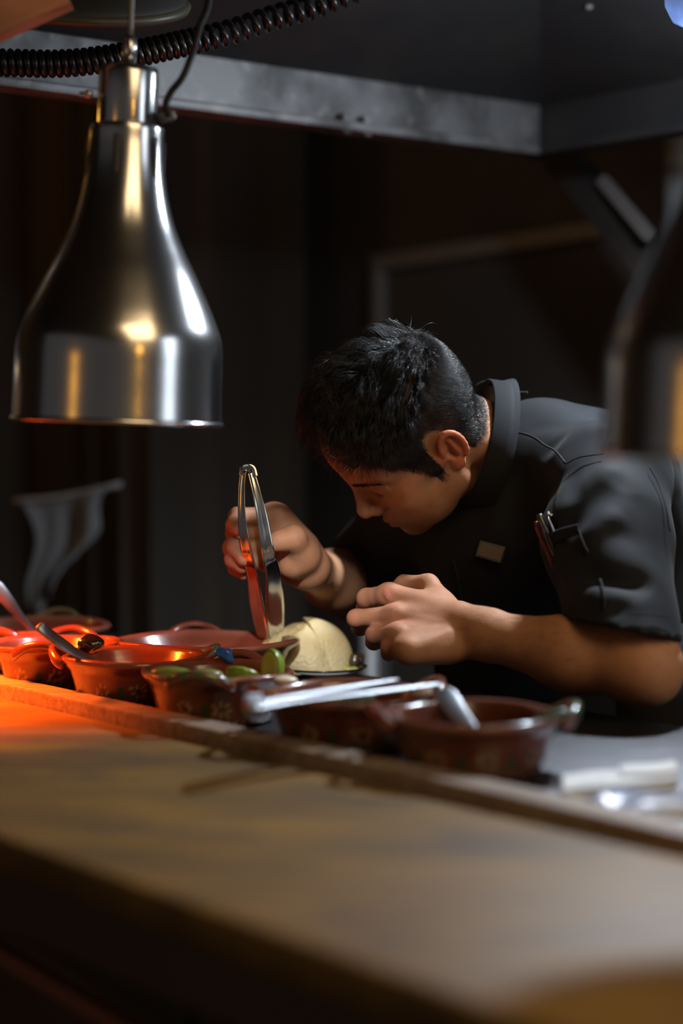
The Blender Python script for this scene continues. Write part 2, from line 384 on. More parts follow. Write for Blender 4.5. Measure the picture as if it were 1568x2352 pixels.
# left hand, back of the hand to the camera, fingers pinching beyond
def finger(js, rs, k=.006):
    for i in range(len(js)-1): A(k if i else .007, Cap(P(*js[i]), P(*js[i+1]), rs[i], rs[i+1]))
LH = dict(index=[(893, 1366, 2.245), (842, 1374, 2.275), (838, 1398, 2.30), (862, 1404, 2.315)],
          middle=[(906, 1414, 2.215), (817, 1420, 2.24), (826, 1440, 2.27), (850, 1440, 2.285)],
          ring=[(912, 1458, 2.19), (860, 1458, 2.215), (858, 1474, 2.245), (880, 1470, 2.26)],
          pinky=[(930, 1492, 2.17), (894, 1488, 2.19), (893, 1500, 2.215), (912, 1494, 2.225)])
LR = dict(index=(.0130, .0116, .0102, .0088), middle=(.0125, .0102, .0098, .0088), ring=(.0120, .0102, .0094, .0085), pinky=(.0112, .0095, .0085, .0078))
for kf in LH:
    m = P(*LH[kf][0])
    A(.010, Cap(wrL+(m-wrL)*.06+ZV*{'index': .010, 'middle': .004, 'ring': -.003, 'pinky': -.012}[kf], m, .0185, {'index': .0145, 'middle': .0145, 'ring': .0142, 'pinky': .0135}[kf]))
    finger(LH[kf], LR[kf])
    A(.006, Ell(m+np.array([0.002, -.0088, .004]), (.0075, .0055, .0070)))          # knuckle
    t0 = wrL+(m-wrL)*.25
    A(.005, Cap(t0+np.array([0, -.0165, .004]), m+np.array([.006, -.0105, .002]), .002, .0028))      # tendon
A(.02, Cap(P(1030, 1490, 2.19), P(950, 1494, 2.175), .0165, .0135))
A(.016, Cap(P(1045, 1425, 2.225), P(983, 1343, 2.275), .0185, .0122)); A(.014, Cap(P(1000, 1390, 2.24), P(930, 1385, 2.25), .018, .013))
A(.008, Cap(P(983, 1343, 2.275), P(928, 1341, 2.295), .0122, .0106)); A(.006, Cap(P(928, 1341, 2.295), P(893, 1364, 2.31), .0104, .0086))
A(.003, Ell(P(886, 1362, 2.231), (.0036, .003, .0036))); A(.003, Ell(P(897, 1355, 2.233), (.0026, .0025, .0024))); A(.003, Ell(P(890, 1371, 2.229), (.0034, .003, .0034)))
# right hand round the tongs
RH = dict(index=[(622, 1186, 2.40), (546, 1186, 2.375), (538, 1206, 2.352), (549, 1216, 2.338)],
          middle=[(618, 1222, 2.41), (540, 1220, 2.385), (540, 1258, 2.352), (560, 1284, 2.335)],
          ring=[(618, 1258, 2.415), (532, 1258, 2.39), (535, 1286, 2.36), (556, 1302, 2.35)],
          pinky=[(622, 1290, 2.415), (542, 1286, 2.395), (540, 1304, 2.375), (560, 1318, 2.365)])
RR = dict(index=(.0125, .0112, .0102, .0090), middle=(.0125, .0115, .0108, .0095), ring=(.012, .0110, .0102, .009), pinky=(.011, .0098, .009, .0082))
for kf in RH:
    m = P(*RH[kf][0]); A(.018, Cap(wrR+(m-wrR)*.05, m, .0215, .0155)); finger(RH[kf], RR[kf])
A(.016, Cap(P(640, 1190, 2.40), P(694, 1252, 2.395), .0175, .0195))
A(.016, Cap(P(690, 1275, 2.375), P(672, 1236, 2.345), .0215, .0155)); A(.009, Cap(P(672, 1236, 2.345), P(640, 1243, 2.338), .0155, .0125)); A(.007, Cap(P(642, 1243, 2.338), P(629, 1248, 2.337), .0122, .0098))
A(.014, Cap(P(690, 1278, 2.375), P(668, 1300, 2.37), .020, .016))

V, Q = polygonize(body, .0019); V = relax(V, Q, 2, .4)
L_ = Hinv(V)
def interp(y, xs, ys): return np.interp(y, xs, ys)
HLY = np.array([-.12, -.06, -.032, -.022, -.010, .004, .010, .014, .024, .032, .044, .056, .066, .078, .088, .1])
HLZ = np.array([-.050, -.045, -.036, .022, .042, .042, .030, -.024, -.028, .006, .030, .046, .072, .094, .106, .112])
def hairline(l): return l[:, 2]-np.interp(l[:, 1], HLY, HLZ)          # >0 inside the haired scalp
near_head = np.linalg.norm(V-HT, axis=1) < .16
hm = np.clip((hairline(L_)+.004*wob(L_, 600, 3))/.008, 0, 1)*near_head
earz = (np.abs(L_[:, 0]) > .0755) & (L_[:, 1] < .012) & (L_[:, 2] < .05) & near_head
hm[earz] = 0
base = np.tile(np.array([.45, .22, .12]), (len(V), 1))
def blend(c, w): 
    global base
    base = base*(1-w[:, None])+np.array(c)*w[:, None]
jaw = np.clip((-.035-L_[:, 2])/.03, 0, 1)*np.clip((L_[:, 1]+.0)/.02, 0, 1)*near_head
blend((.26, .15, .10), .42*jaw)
lip = np.exp(-((L_[:, 0]/.021)**4))*np.exp(-(((L_[:, 2]+.0585)/.0075)**4))*(L_[:, 1] > .085)*near_head
blend((.30, .09, .065), .7*lip)
blend((.58, .14, .07), .6*earz.astype(float))  # ears tinted redder: light glowing through them put into the skin colour
blend((.013, .011, .010), .96*hm)
hand = np.clip((.12-np.linalg.norm(V-P(860, 1400, 2.25), axis=1))/.05, 0, 1)
blend((.44, .19, .12), .35*hand)
for kf in LH:
    for jn, amt in ((0, .5), (1, .55)):
        blend((.44, .14, .085), amt*np.exp(-(np.linalg.norm(V-P(*LH[kf][jn]), axis=1)/.013)**2))
for kf in RH:
    for jn in (1, 2, 3): blend((.46, .15, .09), .5*np.exp(-(np.linalg.norm(V-P(*RH[kf][jn]), axis=1)/.014)**2))
blend((.33, .15, .085), .35*np.clip(wob(V, 130, 40)*wob(V, 60, 41)*3, 0, 1))
wart = np.exp(-(np.linalg.norm(V-P(889, 1363, 2.228), axis=1)/.006)**2); blend((.45, .13, .11), .7*wart)

person = thing('person', (PEL[0], PEL[1], 0), 'cook in black short-sleeved shirt bending over the steel table with tongs', 'person')
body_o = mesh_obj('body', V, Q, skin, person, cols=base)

# ---- hair: a cap of volume, then the strands
hops = [('+', 0, he((0, -.003, .060), (.0755, .097, .083))), ('+', .02, he((0, .018, .090), (.064, .074, .055)))]
V2, Q2 = polygonize(hops, .0028)
l2 = Hinv(V2); keep = (hairline(l2) > .012) & (l2[:, 2] > .098-.10*np.clip(l2[:, 1]-.02, 0, .07)+.016*np.clip(-l2[:, 1]/.08, 0, 1.5)) & ~((l2[:, 1] > .062) & (l2[:, 2] < .124))
qk = keep[Q2].all(1); Q2 = Q2[qk]; u = np.unique(Q2); mp = np.full(len(V2), -1); mp[u] = np.arange(len(u)); V2 = V2[u]; Q2 = mp[Q2]
hair = mesh_obj('hair', V2, Q2.astype(np.int32), hairbase, person); tag(hair, 'short black hair, longer and tousled on top')
def strands(paths, rad, name, m, parent):
    paths = np.asarray(paths); n, k, _ = paths.shape
    T = np.gradient(paths, axis=1); T /= np.linalg.norm(T, axis=2)[..., None]+1e-9
    a = np.cross(T, np.array([.31, .77, .55])); a /= np.linalg.norm(a, axis=2)[..., None]+1e-9; b = np.cross(T, a)
    r = np.broadcast_to(np.asarray(rad), (n,))[:, None, None]*np.linspace(1, .25, k)[None, :, None]
    V = np.stack([paths+r*(a*math.cos(t)+b*math.sin(t)) for t in (0, 2.094, 4.189)], 2).reshape(-1, 3)
    i = (np.arange(n)[:, None, None]*k+np.arange(k-1)[None, :, None])*3; j = np.arange(3)[None, None, :]; j2 = (j+1) % 3
    Fq = np.stack([i+j, i+j2, i+3+j2, i+3+j], -1).reshape(-1, 4)
    return mesh_obj(name, V, Fq.astype(np.int32), m, parent)
# roots are drawn from the head surface itself, weighted by area
fn = np.cross(V[Q[:, 2]]-V[Q[:, 0]], V[Q[:, 3]]-V[Q[:, 1]]); fa = np.linalg.norm(fn, axis=1)/2; fc = V[Q].mean(1); fl_ = Hinv(fc)
fok = (np.linalg.norm(fc-HT, axis=1) < .165) & (hairline(fl_) > -.002) & (fl_[:, 2] > -.06) & ~((np.abs(fl_[:, 0]) > .0745) & (fl_[:, 1] < .012) & (fl_[:, 2] < .046))
fi = np.nonzero(fok)[0]; fw_ = fa[fi]/fa[fi].sum()
def roots(n):
    k = rng.choice(fi, n, p=fw_); q = V[Q[k]]; u, w = rng.uniform(0, 1, (n, 1)), rng.uniform(0, 1, (n, 1))
    p = (q[:, 0]*(1-u)+q[:, 1]*u)*(1-w)+(q[:, 3]*(1-u)+q[:, 2]*u)*w
    nn = fn[k]/np.linalg.norm(fn[k], axis=1)[:, None]; nn = nn@HR
    return Hinv(p), nn
def top_weight(p):    # 1 on the long top, 0 on the clipped sides
    lim = .082-.10*np.clip(p[:, 1]-.02, 0, .07)+.016*np.clip(-p[:, 1]/.08, 0, 1.5)+.006*np.sin(p[:, 1]*90)
    return np.clip((p[:, 2]-lim)/.022+.35, 0, 1)
p, nn = roots(16000); tw = top_weight(p); m_ = (tw > .2) & (hairline(p) > .001)
pl, nl, tl = p[m_], nn[m_], tw[m_]
ncl = 420; cl = rng.choice(len(pl), ncl, replace=False)
own = np.argmin(np.linalg.norm(pl[:, None]-pl[cl][None], axis=2), axis=1)
cdir = rng.normal(size=(ncl, 3))*.34; clen = rng.uniform(.7, 1.3, ncl); cph = rng.uniform(0, 6.28, ncl); clift = rng.uniform(.55, 1.4, ncl)
comb = np.array([.12, .95, -.02])+cdir[own]+rng.normal(size=(len(pl), 3))*.13
side = np.sign(pl[:, 0])*np.clip(np.abs(pl[:, 0])/.07, 0, 1)
fr0 = np.clip((pl[:, 1]-.045)/.035, 0, 1); comb[:, 2] += 1.0*fr0; comb[:, 1] -= .82*fr0; comb[:, 0] += .35*side; comb[:, 2] -= .45*np.abs(side)
comb -= nl*(comb*nl).sum(1)[:, None]; comb /= np.linalg.norm(comb, axis=1)[:, None]
front = np.clip((pl[:, 1]-.04)/.04, 0, 1)
ln = (.016+.030*tl)*clen[own]*rng.uniform(.75, 1.2, len(pl))*(1-.30*front)
K_ = 8; t = np.linspace(0, 1, K_)
lift = (.024*tl*clift[own]+.004)*(1-.72*front)
perp = np.cross(comb, nl)
tip = pl[cl][own]+nl[cl][own]*lift[:, None]*.7+comb*ln[:, None]*.8      # strands of one lock run together towards the tip
paths = pl[:, None]+nl[:, None]*(lift[:, None]*np.sin(np.pi*(.02+.66*t))[None]*1.05-.001-(ln*.10*(1-1.6*front))[:, None]*t[None]**2)[..., None]+comb[:, None]*(ln[:, None]*t[None])[..., None] \
    + perp[:, None]*(.0045*np.sin(cph[own][:, None]+4.2*t[None])*t[None])[..., None]
hgt = np.linalg.norm((paths[:, -1]-np.array([0, -.005, .055]))/np.array([.075, .098, .084]), axis=1); 
kp = hgt < 1.42-.12*(pl[:, 1] < -.02)
paths = paths*(1-(.38*t**1.5)[None, :, None])+tip[:, None]*(.38*t**1.5)[None, :, None]
paths = paths[kp]; strands(H(paths.reshape(-1, 3)).reshape(paths.shape), rng.uniform(.00020, .00044, len(paths)), 'long_strands', hairm, hair)
p, nn = roots(52000); ok = (hairline(p) > -.001+.003*rng.normal(size=len(p))) & (top_weight(p) < .6) & (p[:, 0] > -.055); p, nn = p[ok], nn[ok]
cd = np.array([0, -.25, -.9])+rng.normal(size=(len(p), 3))*.34; cd[:, 1] += np.where(p[:, 1] > .0, .15, -.35)
cd -= nn*(cd*nn).sum(1)[:, None]; cd /= np.linalg.norm(cd, axis=1)[:, None]
ls = (.0030+.009*np.clip((hairline(p))/.07, 0, 1)+.012*top_weight(p)+.004*(p[:, 1] > .03))*rng.uniform(.7, 1.3, len(p))
t = np.linspace(0, 1, 4)
paths = (p-nn*.0006)[:, None]+nn[:, None]*(.62*ls[:, None]*(t-.35*t*t)[None])[..., None]+cd[:, None]*(ls[:, None]*t[None])[..., None]
strands(H(paths.reshape(-1, 3)).reshape(paths.shape), .00024, 'clipped_strands', hairm, hair)
lock = catmull([P(738, 1040, 2.225), P(765, 1050, 2.222), P(792, 1068, 2.226), P(812, 1074, 2.233), P(824, 1070, 2.24)], 12)
v, f = sweep(lock, .0022, .0022, n=24, seg=6); fl = mesh_obj('forelock', v, f, hairm, hair)

# skin surface lookup near a head-space point
BV = V
def brow(s):
    out = []
    for _ in range(300):
        u = rng.uniform(0, 1); x = .009+u*.044; z = .0345+.007*math.sin(u*2.2)-.004*u+rng.normal()*.0018*(1.15-u); y = .112
        out.append((s*x, y, z, u))
    return out
def project(pts, axis=1):     # drop head-space points onto the face along -y
    sel = np.nonzero(near_head & (L_[:, 1] > .04) & (np.abs(L_[:, 2]-.03) < .05))[0]; Ls = L_[sel]; r = []
    for q in pts:
        d2 = (Ls[:, 0]-q[0])**2+(Ls[:, 2]-q[2])**2; near = d2 < .0028**2
        r.append(Ls[near][:, 1].max() if near.any() else .07)
    return np.array(r)
for s in (1, -1):
    pb = []
    b_ = brow(s); ys = project(b_)
    for (x, _, z, u), y in zip(b_, ys):
        a0 = np.array([x, y-.0005, z]); dr = unit([s*(.8+.3*u), -.35*u-.1, .55-.9*u]); L0 = rng.uniform(.005, .008)
        pb.append([a0, a0+dr*L0*.5+np.array([0, .0011, 0]), a0+dr*L0+np.array([0, .0006, 0])])
    pb = np.array(pb); strands(H(pb.reshape(-1, 3)).reshape(pb.shape), .00024, 'eyebrow', lash, person)
for s in (1, -1):
    pe = []
    for u in np.linspace(0, 1, 26):
        x = .015+.027*u; z = .0095-.002*math.sin(u*3.14)+.003*u; y = project([(s*x, 0, z)])[0]
        a0 = np.array([s*x, y-.0005, z]); dr = unit([s*(.5*(u-.35)), .75, -.62]); L0 = rng.uniform(.005, .0075)
        pe.append([a0, a0+dr*L0*.6+np.array([0, 0, -.0005]), a0+dr*L0+np.array([0, 0, .0012])])
    pe = np.array(pe); strands(H(pe.reshape(-1, 3)).reshape(pe.shape), .0002, 'eyelash', lash, person)

# fine hair along the left forearm
fnn = fn/np.linalg.norm(fn, axis=1)[:, None]; ax_ = wrL-elL; hh = ((fc-elL)@ax_)/(ax_@ax_); rr_ = np.linalg.norm(fc-elL-hh[:, None]*ax_, axis=1)
ai = np.nonzero((hh > .12) & (hh < .97) & (rr_ < .06) & (fnn[:, 2] > -.1))[0]; ak = rng.choice(ai, 900)
ad = unit(ax_)+np.array([0, -.15, -.35])+rng.normal(size=(900, 3))*.25; ad -= fnn[ak]*(ad*fnn[ak]).sum(1)[:, None]*.8; al = rng.uniform(.006, .012, 900); t = np.linspace(0, 1, 4)
ap = fc[ak][:, None]+(ad*al[:, None])[:, None]*t[None, :, None]+(fnn[ak]*al[:, None])[:, None]*(.35*(t-.5*t*t))[None, :, None]
strands(ap, .00007, 'arm_hair', lash, person)

# ---- shirt
hemC = P(1440, 1450, 2.075); armdir = unit(elL-shL)
sh = []
B_ = lambda k, f, op='+': sh.append((op, k, f))
TR = np.stack([LW, FW, ZV], 1)
B_(0, Cap(P(1247, 1052, 2.43), P(1385, 1122, 2.43), .074, .091))
B_(.05, Cap(P(1385, 1130, 2.43), PEL, .092, .140))
B_(.06, Ell(P(1200, 1235, 2.45), (.155, .095, .12), TR@rx(-.35)))
B_(.05, Cap(P(1150, 1250, 2.46), P(1240, 1640, 2.50), .105, .135))
B_(.04, Cap(P(1248, 1065, 2.41), P(1395, 1112, 2.29), .066, .066))
B_(.04, Cap(P(1130, 1100, 2.47), P(985, 1170, 2.52), .052, .062))
B_(.035, Cap(P(1408, 1108, 2.28), P(1396, 1240, 2.205), .070, .0755))
B_(.02, Cap(P(1396, 1240, 2.205), P(1438, 1460, 2.105)+armdir*.05, .0755, .0590))
B_(.03, Cap(P(975, 1172, 2.52), shR+(elR-shR)*.66, .066, .060))
hn = unit([-.20, -.10, -1.0])
def on_shirt(px, py, d0=2.3, off=.001):
    # nearest cloth vertex along the viewing direction
    C0 = np.array([0, 0, CZ]); r = unit(P(px, py, 1)-C0); w = V3-C0; tt = w@r; dd = np.linalg.norm(w-tt[:, None]*r, axis=1)
    ok = dd < RAD_
    if not ok.any(): return P(px, py, d0)
    return C0+r*(tt[ok].min()-off)
def hem_cut(p, d):
    r = np.linalg.norm(p-hemC, axis=1); return np.where(r < .135, np.maximum(d, (p-hemC)@hn), d)
V3, Q3 = polygonize(sh, .009, disp=hem_cut); RAD_ = .013
CRS = [(on_shirt(*a_, off=-.002), on_shirt(*b_, off=-.002), amp, wd, bow) for a_, b_, amp, wd, bow in (
    ((1285, 1245), (1415, 1110), .010, .016, .012), ((1330, 1262), (1440, 1175), -.006, .016, .010), ((1315, 1300), (1510, 1345), .010, .016, -.012), ((1330, 1345), (1490, 1392), -.005, .014, -.010),
    ((1390, 1405), (1455, 1380), .006, .010, .0), ((1200, 985), (1310, 955), .005, .011, .004), ((1225, 1050), (1300, 975), .006, .011, .0), ((1306, 1072), (1312, 1150), .008, .011, .0), ((1262, 1080), (1245, 1235), .009, .012, .0),
    ((1205, 1050), (1175, 1220), .008, .014, .0), ((1160, 1090), (1120, 1250), -.005, .013, .0), ((1225, 1290), (1215, 1400), .006, .014, .0), ((1470, 1120), (1500, 1260), .005, .013, .006), ((1345, 1090), (1440, 1075), -.004, .016, .004))]
def shirt_disp(p, d):
    d = d+.0036*wob(p*np.array([1, 1, .8]), 42, 21)+.0014*wob(p, 95, 22)
    for a_, b_, amp, wd, bow in CRS:
        ba = b_-a_; pa = p-a_; h = np.clip(pa@ba/(ba@ba), 0, 1); dd = np.linalg.norm(pa-h[:, None]*ba-np.outer(np.sin(h*3.14)*bow, ZV), axis=1)
        d = d+1.25*amp*np.exp(-(dd/wd)**2)*np.sin(np.pi*np.clip(h, .04, .96))
    return hem_cut(p, d)
V3, Q3 = polygonize(sh, .0042, disp=shirt_disp); V3 = relax(V3, Q3, 1, .4); RAD_ = .007
shirt = mesh_obj('shirt', V3, Q3, cloth, person); tag(shirt, 'black short-sleeved cook shirt')
# collar
cax = unit([-.93, -.22, .26]); cc = P(1084, 1022, 2.385)
e1 = unit(np.cross(cax, np.cross(np.array([.25, 0, 1.]), cax))); e2 = np.cross(cax, e1)
def collar_ring(off, r1, r2, n=60, a0=-2.75, a1=2.75):
    out = []
    for a in np.linspace(a0, a1, n):
        k = 1+.05*math.sin(3*a+1)
        out.append(cc+cax*off+e1*math.cos(a)*r1*k+e2*math.sin(a)*r2*k)
    return np.array(out)
rings = [collar_ring(-.030, .092, .083), collar_ring(-.018, .086, .0765), collar_ring(.0, .0835, .0735), collar_ring(.0015, .082, .072), collar_ring(.0, .0805, .0705), collar_ring(-.018, .0825, .073), collar_ring(-.030, .087, .079)]
n_ = 60; v = np.concatenate(rings); f = []
for i in range(len(rings)):
    j = (i+1) % len(rings)
    for k in range(n_-1): f.append((i*n_+k, i*n_+k+1, j*n_+k+1, j*n_+k))
for k in (0, n_-1): f.append(tuple(i*n_+k for i in range(len(rings))))
mesh_obj('collar', v, f, cloth, shirt)
st = [q for q in collar_ring(-.0245, .0886, .0792)]; v, f = sweep(st[6:-6], .0016, .0012, up=cax, n=120, seg=6); mesh_obj('collar_stitching', v, f, cloth, shirt)
v, f = sweep([P(1092, 889, 2.44), P(1115, 880, 2.42), P(1138, 881, 2.40), P(1160, 896, 2.39), P(1185, 903, 2.385), P(1211, 902, 2.375)], [.006, .010, .012, .009, .007, .004], [.0018]*6, up=(.2, -1, .3), n=40, seg=8)
mesh_obj('apron_tie', v, f, cloth, shirt)
# seams, sleeve pocket, placket
def piping(pts, w=.0022, t=.0014, name='seam'):
    pts = [on_shirt(*q) for q in pts]
    v, f = sweep(pts, w, t, up=(0, -1, .2), n=len(pts)*8, seg=6); return mesh_obj(name, v, f, cloth, shirt)
piping([(1182, 992), (1205, 997), (1228, 1006), (1250, 1022), (1275, 1036), (1298, 1064)], .0034, .003, 'shoulder_seam')
piping([(1298, 1066), (1325, 1052), (1355, 1046), (1385, 1043)], .0018, .0014, 'sleeve_seam')
piping([(1440, 1409), (1480, 1411), (1515, 1414), (1540, 1417)], .0014, .0012, 'hem_stitching')
piping([(1490, 1070), (1512, 1110), (1528, 1160), (1538, 1220)], .002, .0014, 'back_seam')
pk = [on_shirt(*q, off=.003) for q in ((1246, 1248), (1285, 1228), (1328, 1216), (1342, 1262), (1345, 1330), (1386, 1340), (1388, 1395))]
v, f = sweep([pk[0], pk[1], pk[2]], .013, .0016, up=(.1, -1, .2), n=24, seg=8, power=4); po = mesh_obj('sleeve_pocket', v, f, cloth, shirt)
v, f = sweep([on_shirt(*q, off=.002) for q in ((1328, 1216), (1336, 1240), (1350, 1270))], .0024, .002, up=(0, -1, .2), n=16, seg=6); mesh_obj('pocket_edge', v, f, cloth, po)
v, f = sweep([on_shirt(*q, off=.002) for q in ((1378, 1330), (1387, 1365), (1386, 1400))], .0022, .0018, up=(0, -1, .2), n=16, seg=6); mesh_obj('pocket_edge', v, f, cloth, po)
v, f = sweep([on_shirt(*q, off=.001) for q in ((1042, 1288), (1050, 1325), (1056, 1360), (1062, 1392))], .003, .0018, up=(0, -1, .2), n=20, seg=6); mesh_obj('placket_edge', v, f, cloth, shirt)
v, f = sweep([on_shirt(*q, off=.001) for q in ((1150, 1300), (1140, 1340), (1132, 1380))], .0018, .0016, up=(0, -1, .2), n=20, seg=6); mesh_obj('seam', v, f, cloth, shirt)
# trousers and shoes
tro = []
for s in (1, -1):
    hip = PEL+LW*s*.085+ZV*.02; foot = np.array([PEL[0]+LW[0]*s*.11, PEL[1]+LW[1]*s*.11, .07]); kn = (hip+foot)/2+FW*.02
    tro += [('+', .04, Cap(hip, kn, .115, .085)), ('+', .03, Cap(kn, foot, .085, .068))]
V4, Q4 = polygonize(tro, .009); mesh_obj('trousers', V4, Q4, cloth_dark, person)
for s in (1, -1):
    ft = np.array([PEL[0]+LW[0]*s*.11, PEL[1]+LW[1]*s*.11, 0])
    so = [('+', 0, Ell(ft+FW*.06+ZV*.03, (.05, .14, .045), TR)), ('+', .03, Cap(ft+ZV*.05, ft+ZV*.11, .05, .048))]
    v, q = polygonize(so, .006); v[:, 2] = np.maximum(v[:, 2], .002); mesh_obj('shoe', v, q, leather, person)

# name badge and pens
def slab(name, c, ax, az, sx, sz, th, m, parent=None, bev=.0006):
    ay = np.cross(az, ax); v, f = box(c, ax, ay, az, sx, th, sz, bev); return mesh_obj(name, v, f, m, parent, smooth=False)
bc = on_shirt(1127, 1267, 2.33, .004); bax = unit(P(1160, 1276, 2.315)-P(1094, 1258, 2.335)); baz = unit(P(1129, 1242, 2.33)-P(1125, 1292, 2.325)); baz = unit(baz-bax*(baz@bax))
badge = thing('name_badge', bc, 'small blank taupe name badge pinned to the shirt front', 'badge')
slab('badge_frame', bc, bax, baz, .0365, .0215, .0045, badgef, badge, .001)
slab('badge_plate', bc-np.cross(baz, bax)*(-1)*0+np.array([0, -.0022, 0]), bax, baz, .0325, .0170, .003, badgem, badge)
def pen(name, top, bot, r, m, label, clipm, plunger):
    t0, t1 = P(*top), P(*bot); ax = unit(t0-t1); L = np.linalg.norm(t0-t1)
    o = thing(name, t1, label, 'pen', 'pens in the sleeve pocket')
    v, f = lathe([(0, -.03), (r, -.028), (r, L*.8), (r*1.02, L*.8), (r*.9, L*.86), (0, L*.86)] if plunger else [(0, -.03), (r, -.028), (r, L*.93), (r*.7, L), (0, L)], t1, ax, 20); mesh_obj('barrel', v, f, m, o)
    if plunger:
        v, f = lathe([(0, L*.8), (r*.5, L*.8), (r*.5, L*.98), (r*.35, L), (0, L)], t1, ax, 14); mesh_obj('push_button', v, f, clipm, o)
    c0 = t0-ax*L*.22+np.array([-.003, -r*1.25, 0]); v, f = sweep([c0, c0-ax*.012, c0-ax*.026], .0022, .0008, up=(0, -1, .1), n=12, seg=8); mesh_obj('clip', v, f, clipm, o)
    return o
pdp = np.linalg.norm(on_shirt(1268, 1238)-np.array([0, 0, CZ]))-.006
pen('ballpoint_pen', (1257, 1175, pdp), (1283, 1236, pdp), .0046, blackplastic, 'black click pen with bright push button in the sleeve pocket, nearest the elbow', chrome, True)
pen('ballpoint_pen', (1237, 1181, pdp), (1262, 1242, pdp), .0042, blackplastic, 'plain black capped pen in the sleeve pocket beside the click pen', blackplastic, False)
pen('ballpoint_pen', (1229, 1198, pdp+.004), (1250, 1250, pdp+.004), .0028, redplastic, 'slim red pen in the sleeve pocket, nearest the name badge', redplastic, False)

# ------------------------------------------------------------------ tongs
def tong_arm(pts, wid, thk, up, parent, m=steel):
    v, f = sweep(pts, wid, thk, up=up, n=60, seg=14, power=2.6, cup=[-.002]*len(pts)); return mesh_obj('arm', v, f, m, parent)
tg = thing('serving_tongs', P(612, 1456, 2.36), 'polished steel tongs held upright in the cook\'s hand above the bun', 'tongs')
tong_arm([P(560, 1082, 2.315), P(556, 1130, 2.316), P(558, 1200, 2.318), P(570, 1275, 2.325), P(582, 1320, 2.345), P(592, 1390, 2.40), P(606, 1466, 2.47)], [.0085, .0095, .0115, .0145, .018, .024, .019], [.0025, .0025, .0035, .0055, .005, .004, .003], (.42, .9, 0), tg)
tong_arm([P(576, 1084, 2.315), P(588, 1130, 2.313), P(603, 1200, 2.312), P(616, 1275, 2.315), P(626, 1320, 2.34), P(630, 1390, 2.40), P(634, 1462, 2.47)], [.009, .011, .014, .017, .020, .026, .021], [.0025, .0025, .0035, .006, .005, .004, .003], (-.28, .95, 0), tg)
v, f = sweep([P(557, 1092, 2.315), P(560, 1078, 2.315), P(569, 1074, 2.315), P(579, 1078, 2.315), P(584, 1096, 2.314)], .0105, .0022, up=(0, -1, 0), n=30, seg=10); mesh_obj('spring_bend', v, f, steel, tg)
lt = thing('serving_tongs', P(790, 1590, 1.95), 'small steel tongs lying across the dish with the garlic', 'tongs')
hz = .9685
def at_z(px, py, z):
    # point of the horizontal plane z seen through a pixel
    d0 = P(px, py, 1)-np.array([0, 0, CZ]); return np.array([0, 0, CZ])+d0*((z-CZ)/d0[2])
tong_arm([at_z(568, 1614, hz), at_z(650, 1599, hz), at_z(760, 1582, hz), at_z(912, 1560, hz)], [.017, .016, .013, .007], [.003]*4, (0, .05, 1), lt, cutlery)
tong_arm([at_z(572, 1624, hz), at_z(680, 1606, hz), at_z(830, 1590, hz), at_z(1008, 1570, hz)], [.017, .017, .014, .009], [.003]*4, (0, .05, 1), lt, cutlery)
v, f = sweep([at_z(600, 1606, hz), at_z(572, 1610, hz), at_z(562, 1618, hz), at_z(572, 1626, hz), at_z(600, 1622, hz)], .003, .012, up=(0, 0, 1), n=30, seg=8); mesh_obj('spring_bend', v, f, cutlery, lt)

